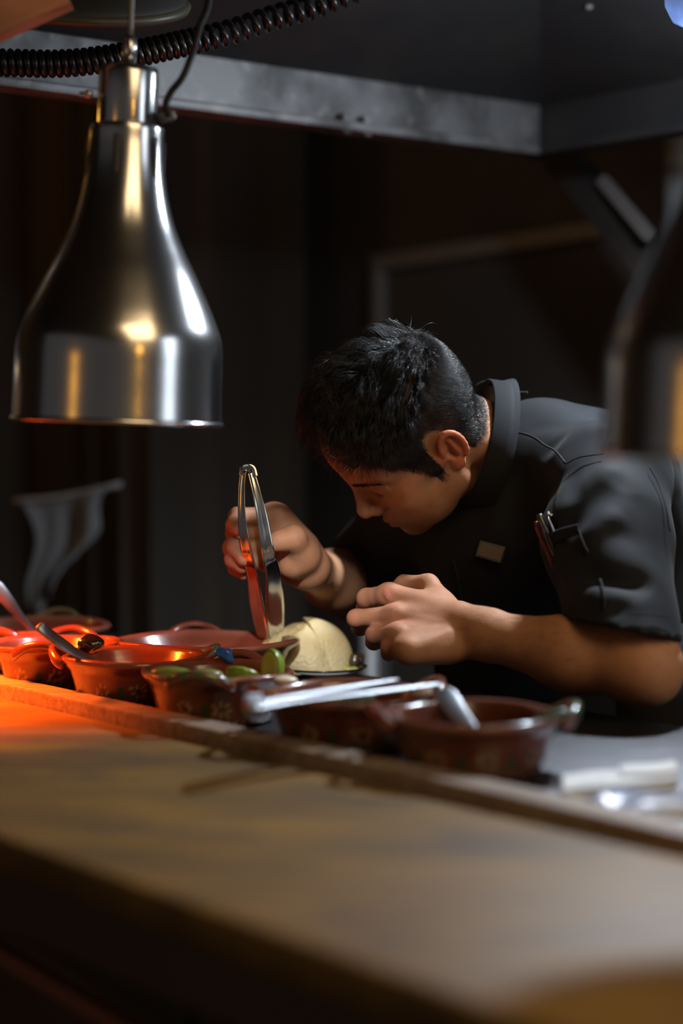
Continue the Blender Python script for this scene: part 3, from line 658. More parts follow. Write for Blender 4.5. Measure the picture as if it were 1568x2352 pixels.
# ------------------------------------------------------------------ clay dishes
def dish_profile(R, h):
    return [(0, 0), (R*.68, 0), (R*.74, .003), (R*.80, h*.25), (R*.85, h*.55), (R*.90, h*.76), (R*.975, h*.90), (R*1.01, h*.98), (R*1.005, h*1.05), (R*.96, h*1.08), (R*.91, h*1.04), (R*.87, h*.92), (R*.80, h*.70), (R*.72, h*.35), (R*.58, h*.18), (0, h*.15)]
def make_dish(cx, cy, R, h, lugs, label, seed, oval=(1, 1)):
    r = random.Random(seed)
    o = thing('clay_dish', (cx, cy, TZ), label, 'dish', 'glazed clay dishes on the steel table')
    prof = np.array(dish_profile(R, h)); seg_ = 160; pr = []
    for a, b in zip(prof[:-1], prof[1:]):
        k = max(2, int(np.linalg.norm(b-a)/.003))
        for t in np.linspace(0, 1, k, endpoint=False): pr.append(a*(1-t)+b*t)
    pr.append(prof[-1]); v, f = lathe(pr, (0, 0, 0), (0, 0, 1), seg_)
    ang = np.arctan2(v[:, 1], v[:, 0]); rad = np.hypot(v[:, 0], v[:, 1])
    wv = 1+.012*np.sin(2*ang+r.uniform(0, 6))+.006*np.sin(5*ang+r.uniform(0, 6)); v[:, 0] *= wv*oval[0]; v[:, 1] *= wv*oval[1]; v[:, 2] *= 1+.02*np.sin(3*ang+r.uniform(0, 6))
    cols = np.tile(np.array([.135, .036, .018]), (len(v), 1)); cols *= (1+.16*np.sin(ang*3+v[:, 2]*90+r.uniform(0, 6)))[:, None]
    rimw = np.clip((v[:, 2]-h*.9)/.006, 0, 1); cols = cols*(1-.45*rimw[:, None])+np.array([.24, .095, .06])*.45*rimw[:, None]
    # slip-painted flowers, leaves and dots on the outside wall
    outside = np.arange(len(v)) < (len(v)*.52)
    nf = 9; step = 2*math.pi/nf
    for k in range(nf):
        a0 = k*step+r.uniform(-.06, .06); zc = h*.40; da = (ang-a0+math.pi) % (2*math.pi)-math.pi
        uu = da*R*.75; vv = (v[:, 2]-zc); rr = np.hypot(uu, vv); th = np.arctan2(vv, uu)
        pet = (rr > .0045) & (rr < .0105*(.72+.28*np.cos(7*th))) & outside
        cols[pet] = (.34, .22, .11); cols[(rr < .0035) & outside] = (.04, .02, .015)
        da2 = (ang-a0-step/2+math.pi) % (2*math.pi)-math.pi; leaf = ((da2*R*.75/.004)**2+((v[:, 2]-h*.38)/.009)**2 < 1) & outside
        cols[leaf] = (.045, .06, .02)
    nd = 44; dots = (np.hypot(((ang % (2*math.pi/nd))-math.pi/nd)*R*.62, v[:, 2]-h*.14) < .0016) & outside; cols[dots] = (.36, .24, .13)
    v = v+np.array([cx, cy, TZ]); mesh_obj('bowl', v, f, clay, o, cols=cols)
    for a, green in lugs:
        u_ = np.array([math.cos(a), math.sin(a), 0]); t_ = np.array([-math.sin(a), math.cos(a), 0]); c0 = np.array([cx, cy, TZ])+u_*R*.99*np.array([oval[0], oval[1], 1])
        pts = [c0+t_*.036*math.cos(b)*(1-.1*math.sin(b))+u_*(-.006+.020*math.sin(b))+ZV*(h*.90+.015*math.sin(b)**1.5) for b in np.linspace(0, math.pi, 9)]
        vv, ff = sweep(pts, [.010, .012, .011, .010, .0105, .010, .011, .012, .010], [.014, .014, .013, .011, .011, .011, .013, .014, .014], n=44, seg=14)
        cl = np.tile(np.array([.15, .042, .022]), (len(vv), 1))
        if green is not None:
            w_ = np.clip((vv[:, 2]-TZ-h*.98)/.006, 0, 1)*(.6+.4*np.sin(vv[:, 0]*400)); cl = cl*(1-w_[:, None])+np.array(green)*w_[:, None]
        mesh_obj('lug_handle', vv, ff, clay, o, cols=cl)
    return o
G1, TEAL = (.05, .10, .04), (.06, .22, .20)
dishes = {}
HD = .054
dishes['A'] = (-.437, 2.585, .115); dishes['B'] = (-.362, 2.370, .083); dishes['C'] = (-.248, 2.238, .086); dishes['D'] = (-.175, 2.405, .108)
dishes['E'] = (-.139, 2.100, .086); dishes['F'] = (.006, 1.930, .087); dishes['G'] = (.126, 1.780, .0855)
pi = math.pi
make_dish(*dishes['A'], HD, [(1.35, G1), (1.35+pi, None)], 'wide brown clay dish farthest left behind the red-lit dishes, a spoon standing in it', 1)
make_dish(*dishes['B'], HD, [(1.5, None), (1.5+pi, None)], 'red-lit clay dish of dark salsa cut by the left picture edge', 2)
make_dish(*dishes['C'], HD, [(3.05, None), (.15, TEAL)], 'red-lit clay dish with a teal-glazed handle and a knife laid in it', 3)
make_dish(*dishes['D'], HD, [(1.75, None)], 'wide empty brown clay dish in front of the bun\'s plate', 4, (1.10, .90))
make_dish(*dishes['E'], HD, [(-1.75, G1), (-1.75+pi, None)], 'clay dish holding the lime wedges, green glaze on its front handle', 5)
make_dish(*dishes['F'], HD, [(.25, None), (.25+pi, None)], 'flower-painted clay dish with steel tongs lying across its rim', 6)
make_dish(*dishes['G'], HD, [(.05, G1), (.05+pi, None)], 'flower-painted clay dish nearest the paper stack, a spoon leaning in it', 7)

def filling(name, key, m, label, cat, zf=.62, seed=0):
    cx, cy, R = dishes[key]; rr = R*.70; V_, Fq = [], []; nr, ns = 14, 48
    for i in range(nr+1):
        for k in range(ns):
            a = 2*pi*k/ns; r = rr*i/nr; x, y = r*math.cos(a), r*math.sin(a)
            z = HD*zf+.004*math.sin(x*150+seed)*math.cos(y*130+seed*2)+.002*math.sin(x*310+y*270)-.004*(i/nr)**4
            V_.append((cx+x, cy+y, TZ+z))
    for i in range(nr):
        for k in range(ns): Fq.append((i*ns+k, i*ns+(k+1) % ns, (i+1)*ns+(k+1) % ns, (i+1)*ns+k))
    n0 = len(V_); 
    for k in range(ns): V_.append((cx+rr*.8*math.cos(2*pi*k/ns), cy+rr*.8*math.sin(2*pi*k/ns), TZ+HD*.25))
    for k in range(ns): Fq.append((nr*ns+k, nr*ns+(k+1) % ns, n0+(k+1) % ns, n0+k))
    o = recenter(mesh_obj(name, V_, Fq, m)); return tag(o, label, cat, kind='stuff')
filling('red_salsa', 'B', salsa_red, 'dark red salsa filling the leftmost red-lit dish', 'salsa', .72, 1)
filling('pale_relish', 'C', salsa_pale, 'pale relish in the dish with the teal-glazed handle', 'relish', .62, 2)
filling('green_salsa', 'E', salsa_green, 'green salsa under the lime wedges', 'salsa', .74, 3)
filling('brown_sauce', 'F', salsa_dark, 'dark brown sauce under the small lying tongs', 'sauce', .66, 4)
filling('brown_sauce', 'G', salsa_dark, 'dark brown sauce in the dish beside the paper stack', 'sauce', .55, 5)
filling('red_salsa', 'A', salsa_red, 'red salsa in the far dish with the standing spoon', 'salsa', .78, 6)

def blob(name, c, r, m, label, cat, R=None, amp=.12, f=140, group=None, seed=0, h=.002):
    r = np.asarray(r, float); v, q = polygonize([('+', 0, Ell(c, r, R))], h, disp=lambda p, d: d+amp*r.min()*wob(p, f, seed))
    o = recenter(mesh_obj(name, v, q, m)); return tag(o, label, cat, group)
# lime wedges
def lime(c, r, cutn, label, parentless=True, wedge=True):
    c = np.asarray(c, float); o = thing('lime_wedge', c-ZV*r, label, 'lime', 'lime pieces in the clay dish')
    cutn = unit(cutn)
    pe_ = [('+', 0, Ell(c, (r*1.05, r, r)))]
    v, q = polygonize(pe_, .0016, disp=lambda p, d: np.maximum(d, (p-c)@cutn)); mesh_obj('peel', v, q, limegreen, o)
    v, q = polygonize([('+', 0, Ell(c, (r*.93, r*.88, r*.88)))], .0016, disp=lambda p, d: np.maximum(np.maximum(d, (p-c)@cutn-.0012), -((p-c)@cutn)-.004)); mesh_obj('flesh', v, q, limeflesh, o)
    return o
lime(P(562, 1545, 2.095), .0205, (.2, .35, .8), 'whole-skinned lime half lying peel outward in the dish, left of the upright wedge')
w_c = P(624, 1534, 2.095)
o = thing('lime_wedge', w_c-ZV*.016, 'thin upright lime wedge with its cut face to the left', 'lime', 'lime pieces in the clay dish')
wn1, wn2 = unit([-.8, -.62, .05]), unit([.55, .83, .02])
def wedge(p, d, g=0): return np.maximum(np.maximum(d, (p-w_c)@wn1-.004-g), (p-w_c)@wn2-.006-g)
v, q = polygonize([('+', 0, Ell(w_c, (.015, .020, .0215)))], .0014, disp=wedge); mesh_obj('peel', v, q, limegreen, o)
v, q = polygonize([('+', 0, Ell(w_c, (.0122, .017, .0185)))], .0014, disp=lambda p, d: wedge(p, d, .0011)); mesh_obj('flesh', v, q, limeflesh, o)
# bits of food that can be told apart
blob('garlic_clove', P(968, 1596, 1.94), (.011, .009, .012), garlicw, 'pale garlic clove on the rim of the dish under the tongs', 'garlic', h=.0016)
blob('green_chile', P(800, 1608, 1.90), (.030, .011, .010), leafgreen, 'dark green chile in the dish under the small tongs', 'chile', R=rz(.4), seed=4)
blob('green_chile', P(1255, 1668, 1.77), (.026, .010, .012), leafgreen, 'dark green chile leaning on the rim nearest the paper stack', 'chile', R=ry(-.5), seed=5)
blob('black_chile', P(208, 1482, 2.25), (.016, .014, .013), blackfood, 'small charred black chile beside the knife', 'chile', amp=.3, f=220, seed=6)
blob('blue_chip', P(517, 1505, 2.185), (.0125, .006, .0075), mat('blue_glaze', (.02, .10, .45), .2, coat=.6, noise=[(40, (1, 1, 1), 0, .5, .7, (.03, .2, .6), .6)]), 'shiny blue glazed lump by the teal handle', 'ornament', seed=8, amp=.55, f=420, R=ry(.5), h=.0012)
blob('avocado_slice', P(395, 1548, 2.085), (.027, .010, .008), mat('avocado', (.17, .21, .045), .3, coat=.4), 'yellow-green avocado slice in the lime dish near its left rim', 'avocado', R=rz(-.3), seed=9)
blob('avocado_slice', P(470, 1552, 2.11), (.022, .012, .008), mat('avocado_pale', (.26, .27, .09), .3, coat=.4), 'pale avocado slice in the lime dish behind its green handle', 'avocado', R=rz(.3), seed=10)
blob('radish_slice', P(655, 1563, 2.05), (.014, .012, .006), garlicw, 'pale radish slice on the lime dish rim next to the lying tongs', 'radish', seed=11)

def cutl(name, pts, wid, thk, label, cat, m=cutlery, up=(0, -1, .6), bowl=None, part='handle'):
    o = thing(name, pts[-1], label, cat)
    v, f = sweep(pts, wid, thk, up=up, n=50, seg=14); mesh_obj(part, v, f, m, o)
    if bowl is not None:
        c, r, R = bowl; v, q = polygonize([('+', 0, Ell(c, r, R)), ('-', .001, Ell(np.asarray(c)+np.array(R)[:, 2]*r[2]*.7, np.asarray(r)*.93, R))], .0013); mesh_obj('spoon_bowl', v, q, m, o)
    return o
cutl('spoon', [P(1012, 1588, 1.88), P(1028, 1604, 1.865), P(1052, 1636, 1.835), P(1082, 1668, 1.80), P(1104, 1690, 1.775)], [.020, .024, .019, .011, .008], [.006, .007, .005, .004, .003], 'steel spoon leaning out of the dish beside the paper stack', 'spoon', bowl=(P(1116, 1700, 1.76), np.array([.022, .017, .006]), np.eye(3)))
cutl('table_knife', [P(88, 1436, 2.17), P(98, 1444, 2.17), P(130, 1470, 2.185), P(170, 1496, 2.20), P(224, 1524, 2.225)], [.010, .017, .018, .015, .008], [.006, .007, .006, .004, .003], 'steel table knife leaning in the dish with the teal handle', 'knife', up=(.1, -.8, .8), part='blade')
cutl('spoon', [P(-22, 1335, 2.50), P(-6, 1352, 2.50), P(22, 1385, 2.51), P(50, 1420, 2.53), P(78, 1452, 2.55)], [.016, .020, .017, .011, .008], [.005, .005, .004, .004, .003], 'dark steel spoon standing in the farthest left dish', 'spoon', bowl=(P(92, 1464, 2.555), np.array([.022, .016, .006]), np.eye(3)))

# ------------------------------------------------------------------ bun on its plate
pc = P(743, 1556, 2.48); pc[2] = TZ
plate = thing('plate', pc, 'small white plate with a dark rim under the bun', 'plate')
v, f = lathe([(0, .003), (.030, .003), (.036, 0), (.040, .002), (.050, .008), (.055, .0115), (.054, .0130), (.045, .0085), (.034, .0065), (0, .0065)], pc, seg=72); mesh_obj('dish_body', v, f, whitechina, plate)
v, f = lathe([(.0535, .0105), (.0575, .0128), (.058, .0142), (.0565, .0146), (.0535, .0132)], pc, seg=72, close=True); mesh_obj('rim', v, f, darkrim, plate)
bun = thing('stuffed_bun', pc+ZV*.006, 'folded pale corn bun stuffed with meat on the small plate', 'bun')
bb = P(688, 1508, 2.48)
bops = [('+', 0, Ell(bb, (.0475, .038, .0402))), ('+', .012, Ell(bb+np.array([-.025, -.002, .000]), (.0275, .036, .0325))), ('+', .012, Ell(bb+np.array([.004, -.004, .006]), (.034, .036, .0365))), ('+', .02, Ell(bb+np.array([.018, -.006, -.012]), (.034, .036, .030))), ('-', .006, Ell(P(688, 1440, 2.458), (.0045, .006, .0045)))]
v, q = polygonize(bops, .0016, disp=lambda p, d: np.maximum(d+.0028*wob(p, 135, 31)+.0009*wob(p, 300, 32), TZ+.0068-p[:, 2])); mesh_obj('lower_half', v, q, bread, bun)
fc_ = P(704, 1514, 2.49); fn_ = unit([.90, .22, .38])
def flap(p, d):
    d = np.abs(d+.0042)-.0042
    return np.maximum(np.maximum(d+.0010*wob(p, 130, 33), .017-(p-fc_)@fn_), TZ+.0085-p[:, 2])
v, q = polygonize([('+', 0, Ell(fc_, (.0615, .049, .0560)))], .0015, disp=flap); mesh_obj('upper_half', v, relax(v, q, 2), bread, bun) if False else mesh_obj('upper_half', relax(v, q, 2), q, bread, bun)
mo = []
for i in range(16): mo.append(('+', .003, Ell(P(808+random.uniform(-14, 22), 1526+random.uniform(-20, 14), 2.49+random.uniform(-.02, .03)), np.array([.0075, .007, .006])*random.uniform(.7, 1.2))))
v, q = polygonize(mo, .0013, disp=lambda p, d: np.maximum(d+.0012*wob(p, 420, 34), TZ+.0085-p[:, 2])); mesh_obj('meat_filling', v, q, meat, bun)
mo = []
for i in range(11): mo.append(('+', .002, Ell(P(800+random.uniform(-14, 34), 1540+random.uniform(-6, 5), 2.48+random.uniform(-.015, .02)), np.array([.007, .006, .004])*random.uniform(.7, 1.1))))
for i in range(5): mo.append(('+', .001, Ell(P(789+random.uniform(-6, 8), 1482+random.uniform(-12, 22), 2.50), np.array([.003, .003, .0035]))))
v, q = polygonize(mo, .0012, disp=lambda p, d: np.maximum(d, TZ+.0082-p[:, 2])); mesh_obj('green_filling', v, q, greenfill, bun)

# ------------------------------------------------------------------ counter: steel table, rail, wooden shelf
S0, S1 = -1.6, 3.2
def longbox(n0, n1, z0, z1, bev=.002, s0=S0, s1=S1):
    return box(W((n0+n1)/2, (s0+s1)/2, (z0+z1)/2), DV, NV, ZV, s1-s0, n1-n0, z1-z0, bev)
tb = thing('steel_worktable', W(1.36, .8, 0), 'brushed steel worktable the cook leans over', 'table')
v, f = longbox(1.142, 1.577, TZ-.035, TZ, .004); mesh_obj('tabletop', v, f, tabsteel, tb, smooth=False)
v, f = longbox(1.16, 1.56, .22, .245, .002); mesh_obj('undershelf', v, f, tabsteel, tb, smooth=False)
for s in (S0+.1, .8, S1-.1):
    for n in (1.19, 1.53):
        v, f = lathe([(0, 0), (.02, 0), (.02, TZ-.035), (0, TZ-.035)], W(n, s, 0), seg=20); mesh_obj('leg', v, f, trimm, tb)
rail = mesh_obj('wooden_rail', *longbox(1.100, 1.139, .86, TZ+.0165, .003), railwood, smooth=False); recenter(rail)
tag(rail, 'narrow weathered wooden rail between the brown shelf and the steel table', 'rail')
shf = thing('serving_shelf', W(.9, .8, 0), 'worn brown wooden serving shelf in front of the dishes', 'shelf')
v, f = longbox(.722, 1.0995, TZ-.03, TZ, .006); mesh_obj('shelf_board', v, f, woodtop, shf, smooth=False)
v, f = longbox(.765, .785, .80, TZ-.031, .002); mesh_obj('front_apron', v, f, darkwood, shf, smooth=False)
v, f = longbox(.98, 1.0, .0, TZ-.031, .002); mesh_obj('back_panel', v, f, darkwood, shf, smooth=False)
def bar(a, b, w, t, upv): return sweep([a, (a+b)/2, b], w, t, up=upv, n=6, seg=12, power=12)
def on_plane(px, py, p0, nrm):
    d0 = P(px, py, 1)-np.array([0, 0, CZ]); return np.array([0, 0, CZ])+d0*(((p0-np.array([0, 0, CZ]))@nrm)/(d0@nrm))
bp_ = lambda x, y, n=.84: on_plane(x, y, NV*n, NV)
for (x0, y0), (x1, y1), wd, m, n in (((-160, 1960), (520, 2400), .036, blackmetal, .84), ((-160, 2095), (420, 2440), .017, redwood, .85), ((60, 2040), (420, 2260), .016, redwood, .86)):
    v, f = bar(bp_(x0, y0, n), bp_(x1, y1, n), .012, wd, np.array([0, 0, 1.])); mesh_obj('diagonal_brace', v, f, m, shf, smooth=False)
q = bp_(437, 2100); v, f = box(np.array([q[0], q[1], .43]), DV, NV, ZV, .03, .03, .86, .002); mesh_obj('post', v, f, blackmetal, shf, smooth=False)

# papers and plastic at the near end of the table
ps = thing('paper_stack', at_z(1400, 1835, TZ), 'stack of white papers on the steel table by the rail', 'papers')
def sheet(pxs, z, th, name, m, par, wav=.0015):
    c = [at_z(x, y, TZ) for x, y in pxs]; V_, Fq = [], []; n = 14
    for i in range(n+1):
        for j in range(n+1):
            u, w = i/n, j/n; q = (c[0]*(1-u)+c[1]*u)*(1-w)+(c[3]*(1-u)+c[2]*u)*w
            V_.append(q+ZV*(z+wav*math.sin(u*7+w*3)*math.sin(w*5+1)))
    m1 = len(V_); V_ += [q-ZV*th for q in V_]
    for i in range(n):
        for j in range(n):
            a = i*(n+1)+j; Fq.append((a, a+1, a+n+2, a+n+1)); Fq.append((m1+a, m1+a+n+1, m1+a+n+2, m1+a+1))
    for i in range(n):
        for a, b in ((i, i+1), ((n*(n+1)+i), n*(n+1)+i+1), (i*(n+1), (i+1)*(n+1)), (i*(n+1)+n, (i+1)*(n+1)+n)): Fq.append((a, b, m1+b, m1+a))
    return mesh_obj(name, V_, Fq, m, par)
sheet([(1290, 1806), (1552, 1776), (1556, 1812), (1292, 1842)], .010, .009, 'sheet_pile', paper, ps)
sheet([(1420, 1792), (1548, 1780), (1556, 1800), (1430, 1812)], .0135, .003, 'top_sheet', paper, ps, .0008)
pf = recenter(sheet([(1345, 1852), (1640, 1822), (1700, 1866), (1420, 1892)], .009, .006, 'plastic_bag', plastic, None, .005))
tag(pf, 'flat blue-white plastic bag on the table in front of the papers', 'bag')

# ------------------------------------------------------------------ heat lamps
def heat_lamp(c, tilt, label, k=1.0, cable=True, red=0, top=2.80):
    o = thing('heat_lamp', c, label, 'lamp', 'steel bell heat lamps over the counter')
    ax = unit(np.array([math.sin(tilt), 0, math.cos(tilt)])); m = 2.065/4300*k
    prof = [(240, 0), (238, 60), (237, 120), (236, 165), (231, 200), (217, 238), (196, 285), (170, 340), (142, 395), (118, 450), (101, 510), (91, 570), (86, 630), (85, 668), (80, 676), (68, 678)]
    sm = catmull([(a*m, b*m) for a, b in prof], 90)
    inn = [(max(r-.003, .01), z) for r, z in sm[::-1]]
    v, f = lathe([tuple(q) for q in sm]+[(sm[-1][0]-.003, sm[-1][1]-.004)]+inn[2:], c, ax, 96, close=True); sh_ = mesh_obj('lamp_shade', v, f, lampsteel, o)
    v, f = lathe([(243*m, -2*m), (244*m, 3*m), (243*m, 9*m), (238*m, 9*m), (237*m, -2*m)], c, ax, 96, close=True); mesh_obj('rim_band', v, f, lampsteel, sh_)
    v, f = lathe([(60*m, 640*m), (68*m, 668*m), (68*m, 792*m), (66*m, 806*m), (60*m, 808*m), (20*m, 808*m), (0, 808*m)], c, ax, 64); mesh_obj('socket_neck', v, f, lampsteel, o)
    for q in range(6):
        a = q*pi/3+.4; u_ = unit(np.cross(ax, [0, 1, 0])); w_ = np.cross(ax, u_); cc_ = np.asarray(c)+ax*600*m+(u_*math.cos(a)+w_*math.sin(a))*91*m
        v, f = sweep([cc_-ax*45*m, cc_, cc_+ax*45*m], 14*m, 5*m, up=u_*math.cos(a)+w_*math.sin(a), n=10, seg=8); mesh_obj('vent_slot', v, f, blackmetal, sh_)
    v, f = lathe([(0, 806*m), (17*m, 806*m), (16*m, 872*m), (12*m, 880*m), (0, 880*m)], c, ax, 24); mesh_obj('cord_grip', v, f, lampsteel, o)
    e = np.asarray(c)+ax*876*m; v, f = sweep([e, e+ax*.15, np.array([e[0]+.004, e[1], top])], .0065, .0065, up=(0, 1, 0), n=20, seg=10); mesh_obj('hanging_cord', v, f, trimm, o)
    kb = np.asarray(c)+ax*745*m+np.array([-78*m, -20*m, 0]); v, f = lathe([(0, 0), (9*m, 0), (10*m, 14*m), (5*m, 18*m), (5*m, 30*m), (0, 30*m)], kb, (-1, -.2, 0), 16); mesh_obj('screw_knob', v, f, lampsteel, o)
    if cable:
        kb = np.asarray(c)+ax*690*m+np.array([95*m, -10*m, 0]); v, f = lathe([(0, 0), (12*m, 2*m), (13*m, 30*m), (9*m, 40*m), (0, 40*m)], kb+np.array([-22*m, 0, 0]), (1, 0, .3), 16); mesh_obj('cable_gland', v, f, trimm, o)
    v, q = polygonize([('+', 0, Ell(np.asarray(c)+ax*.075*k, (.055*k, .055*k, .06*k))), ('+', .02, Cap(np.asarray(c)+ax*.12*k, np.asarray(c)+ax*.2*k, .025*k, .02*k))], .004); mesh_obj('heat_bulb', v, q, bulbred if red else mat('unlit_red_bulb', (.16, .01, .006), .2, coat=.4), o)
    return o, np.asarray(c, float), ax
L1 = P(268, 971, 2.065)
lampo, l1c, l1a = heat_lamp(L1, .040, 'polished steel bell heat lamp hanging at the left over the dishes', red=0, top=1.955)
L2 = P(1706, 1056, 1.50)
heat_lamp(L2, .03, 'dark steel bell heat lamp cut by the right picture edge, close to the viewer', .99, False, red=0)
L3 = np.array([-.57, 2.30, 1.215])
heat_lamp(L3, .0, 'assumed lit red heat lamp beyond the left picture edge', .98, False, red=1, top=1.755)  # unseen lamp, assumed from the red light falling on the left dishes
# power cable of the left lamp
v, f = sweep([P(388, 268, 2.02), P(381, 240, 2.02), P(392, 212, 2.02), P(420, 175, 2.02), P(442, 120, 2.03), P(458, 60, 2.04), P(478, 5, 2.05), P(500, -160, 2.06)], .0078, .0078, up=(0, 1, 0), n=70, seg=12)
pcb = recenter(mesh_obj('power_cable', v, f, mat('matt_black_cable', (.012, .012, .012), .6, spec=.25))); tag(pcb, 'plain black power cable dropping to the left heat lamp\'s neck', 'cable')

# coiled hose
path = catmull([P(-130, 146, 2.32), P(0, 144, 2.32), P(140, 146, 2.33), P(270, 131, 2.34), P(420, 100, 2.36), P(520, 76, 2.38), P(620, 43, 2.40), P(700, 20, 2.42), P(780, -8, 2.44), P(900, -60, 2.46), P(1010, -120, 2.48)], 400)
seglen = np.linalg.norm(np.diff(path, axis=0), axis=1); s = np.concatenate([[0], np.cumsum(seglen)])
T = np.gradient(path, axis=0); T /= np.linalg.norm(T, axis=1)[:, None]
ss = np.linspace(0, s[-1], 3200)
pp = np.stack([np.interp(ss, s, path[:, i]) for i in range(3)], 1); tt = np.stack([np.interp(ss, s, T[:, i]) for i in range(3)], 1)
pxl = 784+F*pp[:, 0]/pp[:, 1]; pitch = np.interp(pxl, [0, 430, 520, 800], [.0092, .0092, .0150, .0172])
ph = np.concatenate([[0], np.cumsum(np.diff(ss)/pitch[1:])])*2*pi
aa = np.cross(tt, [0, 1, 0]); aa /= np.linalg.norm(aa, axis=1)[:, None]; bb_ = np.cross(tt, aa)
rad = np.interp(pxl, [0, 430, 560, 800], [.0130, .0130, .0125, .0135])
hel = pp+aa*(np.cos(ph)*rad)[:, None]+bb_*(np.sin(ph)*rad)[:, None]
Th = np.gradient(hel, axis=0); Th /= np.linalg.norm(Th, axis=1)[:, None]; n1 = hel-pp; n1 /= np.linalg.norm(n1, axis=1)[:, None]; n2 = np.cross(Th, n1)
rt = np.interp(pxl, [0, 430, 560, 800], [.0046, .0046, .0042, .0040]); sg = 10
V5 = np.stack([hel+(n1*math.cos(2*pi*k/sg)+n2*math.sin(2*pi*k/sg))*rt[:, None] for k in range(sg)], 1).reshape(-1, 3)
i = np.arange(len(hel)-1)[:, None]*sg; j = np.arange(sg)[None]; j2 = (j+1) % sg
Q5 = np.stack([i+j, i+sg+j, i+sg+j2, i+j2], -1).reshape(-1, 4)
co = recenter(mesh_obj('coiled_cord', V5, Q5.astype(np.int32), rubber)); tag(co, 'black coiled spiral cord stretched across the top of the picture', 'cord')

# ------------------------------------------------------------------ hood over the pass
C0 = P(1240, 362, 3.07); HZ = C0[2]; n0 = C0@NV; s0 = C0@DV
hood = thing('range_hood', W(n0-1.0, s0-1.2, HZ), 'stained metal exhaust hood hanging over the counter', 'hood')
LA, LB = 1.3, 1.2
def hb(n_a, n_b, s_a, s_b, z_a, z_b, name, m, bev=.002):
    v, f = box(W((n_a+n_b)/2, (s_a+s_b)/2, (z_a+z_b)/2), NV, DV, ZV, abs(n_b-n_a), abs(s_b-s_a), z_b-z_a, bev); return mesh_obj(name, v, f, m, hood, smooth=False)
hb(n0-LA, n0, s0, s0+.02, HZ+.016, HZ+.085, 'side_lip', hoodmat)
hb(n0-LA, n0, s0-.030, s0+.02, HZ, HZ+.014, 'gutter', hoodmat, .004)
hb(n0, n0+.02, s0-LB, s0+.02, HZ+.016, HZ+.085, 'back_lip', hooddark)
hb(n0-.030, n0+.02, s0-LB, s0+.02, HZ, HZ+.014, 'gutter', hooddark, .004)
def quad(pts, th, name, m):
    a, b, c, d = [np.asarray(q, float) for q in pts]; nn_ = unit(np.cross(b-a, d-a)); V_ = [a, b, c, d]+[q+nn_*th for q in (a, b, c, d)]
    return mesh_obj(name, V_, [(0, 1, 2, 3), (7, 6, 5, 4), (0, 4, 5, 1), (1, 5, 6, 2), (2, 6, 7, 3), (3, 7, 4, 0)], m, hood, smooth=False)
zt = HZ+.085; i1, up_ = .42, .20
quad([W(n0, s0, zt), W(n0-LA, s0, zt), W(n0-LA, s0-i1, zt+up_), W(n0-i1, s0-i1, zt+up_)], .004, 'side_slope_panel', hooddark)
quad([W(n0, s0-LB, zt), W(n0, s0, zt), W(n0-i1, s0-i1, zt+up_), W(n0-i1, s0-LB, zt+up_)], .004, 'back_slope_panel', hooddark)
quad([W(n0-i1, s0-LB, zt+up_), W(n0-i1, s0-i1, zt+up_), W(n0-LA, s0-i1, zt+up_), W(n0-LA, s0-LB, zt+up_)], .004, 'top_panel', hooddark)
def on_plane(px, py, p0, nrm):
    d0 = P(px, py, 1)-np.array([0, 0, CZ]); return np.array([0, 0, CZ])+d0*(((p0-np.array([0, 0, CZ]))@nrm)/(d0@nrm))
pnb = unit(np.cross(DV, W(-i1, 0, up_))); 
for px, py in ((985, 157), (1160, 82), (1352, 11), (1036, 284)):
    q = on_plane(px, py, W(n0, s0, zt), pnb)-ZV*.003
    v, f = lathe([(0, -.004), (.005, -.003), (.0065, .001), (0, .002)], q, (0, .3, 1), 14); mesh_obj('rivet', v, f, trimm, hood)
for px in (720, 770): 
    q = C0+(-NV)*((1240-px)/520*.42); v, f = box(q+DV*-.012+ZV*.012, NV, DV, ZV, .014, .014, .03, .002); mesh_obj('clip', v, f, hoodmat, hood, smooth=False)
# lamp in the hood
bl = P(1615, -28, 2.36)
hl = thing('hood_light', bl, 'bright bulkhead light in ribbed bluish glass at the top right corner', 'light')
v, f = lathe([(.001, -.052), (.02, -.050), (.038, -.040), (.047, -.022), (.048, 0), (.050, .002), (.054, .006), (.054, .030), (.049, .034)], bl, seg=60)
v = np.array(v); an = np.arctan2(v[:, 1]-bl[1], v[:, 0]-bl[0]); kk = 1+.02*np.sign(np.sin(an*15)); v[:, 0] = bl[0]+(v[:, 0]-bl[0])*kk; v[:, 1] = bl[1]+(v[:, 1]-bl[1])*kk
mesh_obj('glass_globe', v, f, globe, hl)
v, q = polygonize([('+', 0, Ell(bl+ZV*.008, (.026, .026, .034)))], .003); mesh_obj('bulb', v, q, bulbwhite, hl)
v, f = lathe([(.0, .034), (.06, .034), (.062, .05), (.05, .075), (0, .078)], bl, seg=40); mesh_obj('fitting', v, f, trimm, hl)
v, f = lathe([(0, .075), (.012, .075), (.012, .125), (0, .125)], bl, seg=16); mesh_obj('conduit', v, f, trimm, hl)
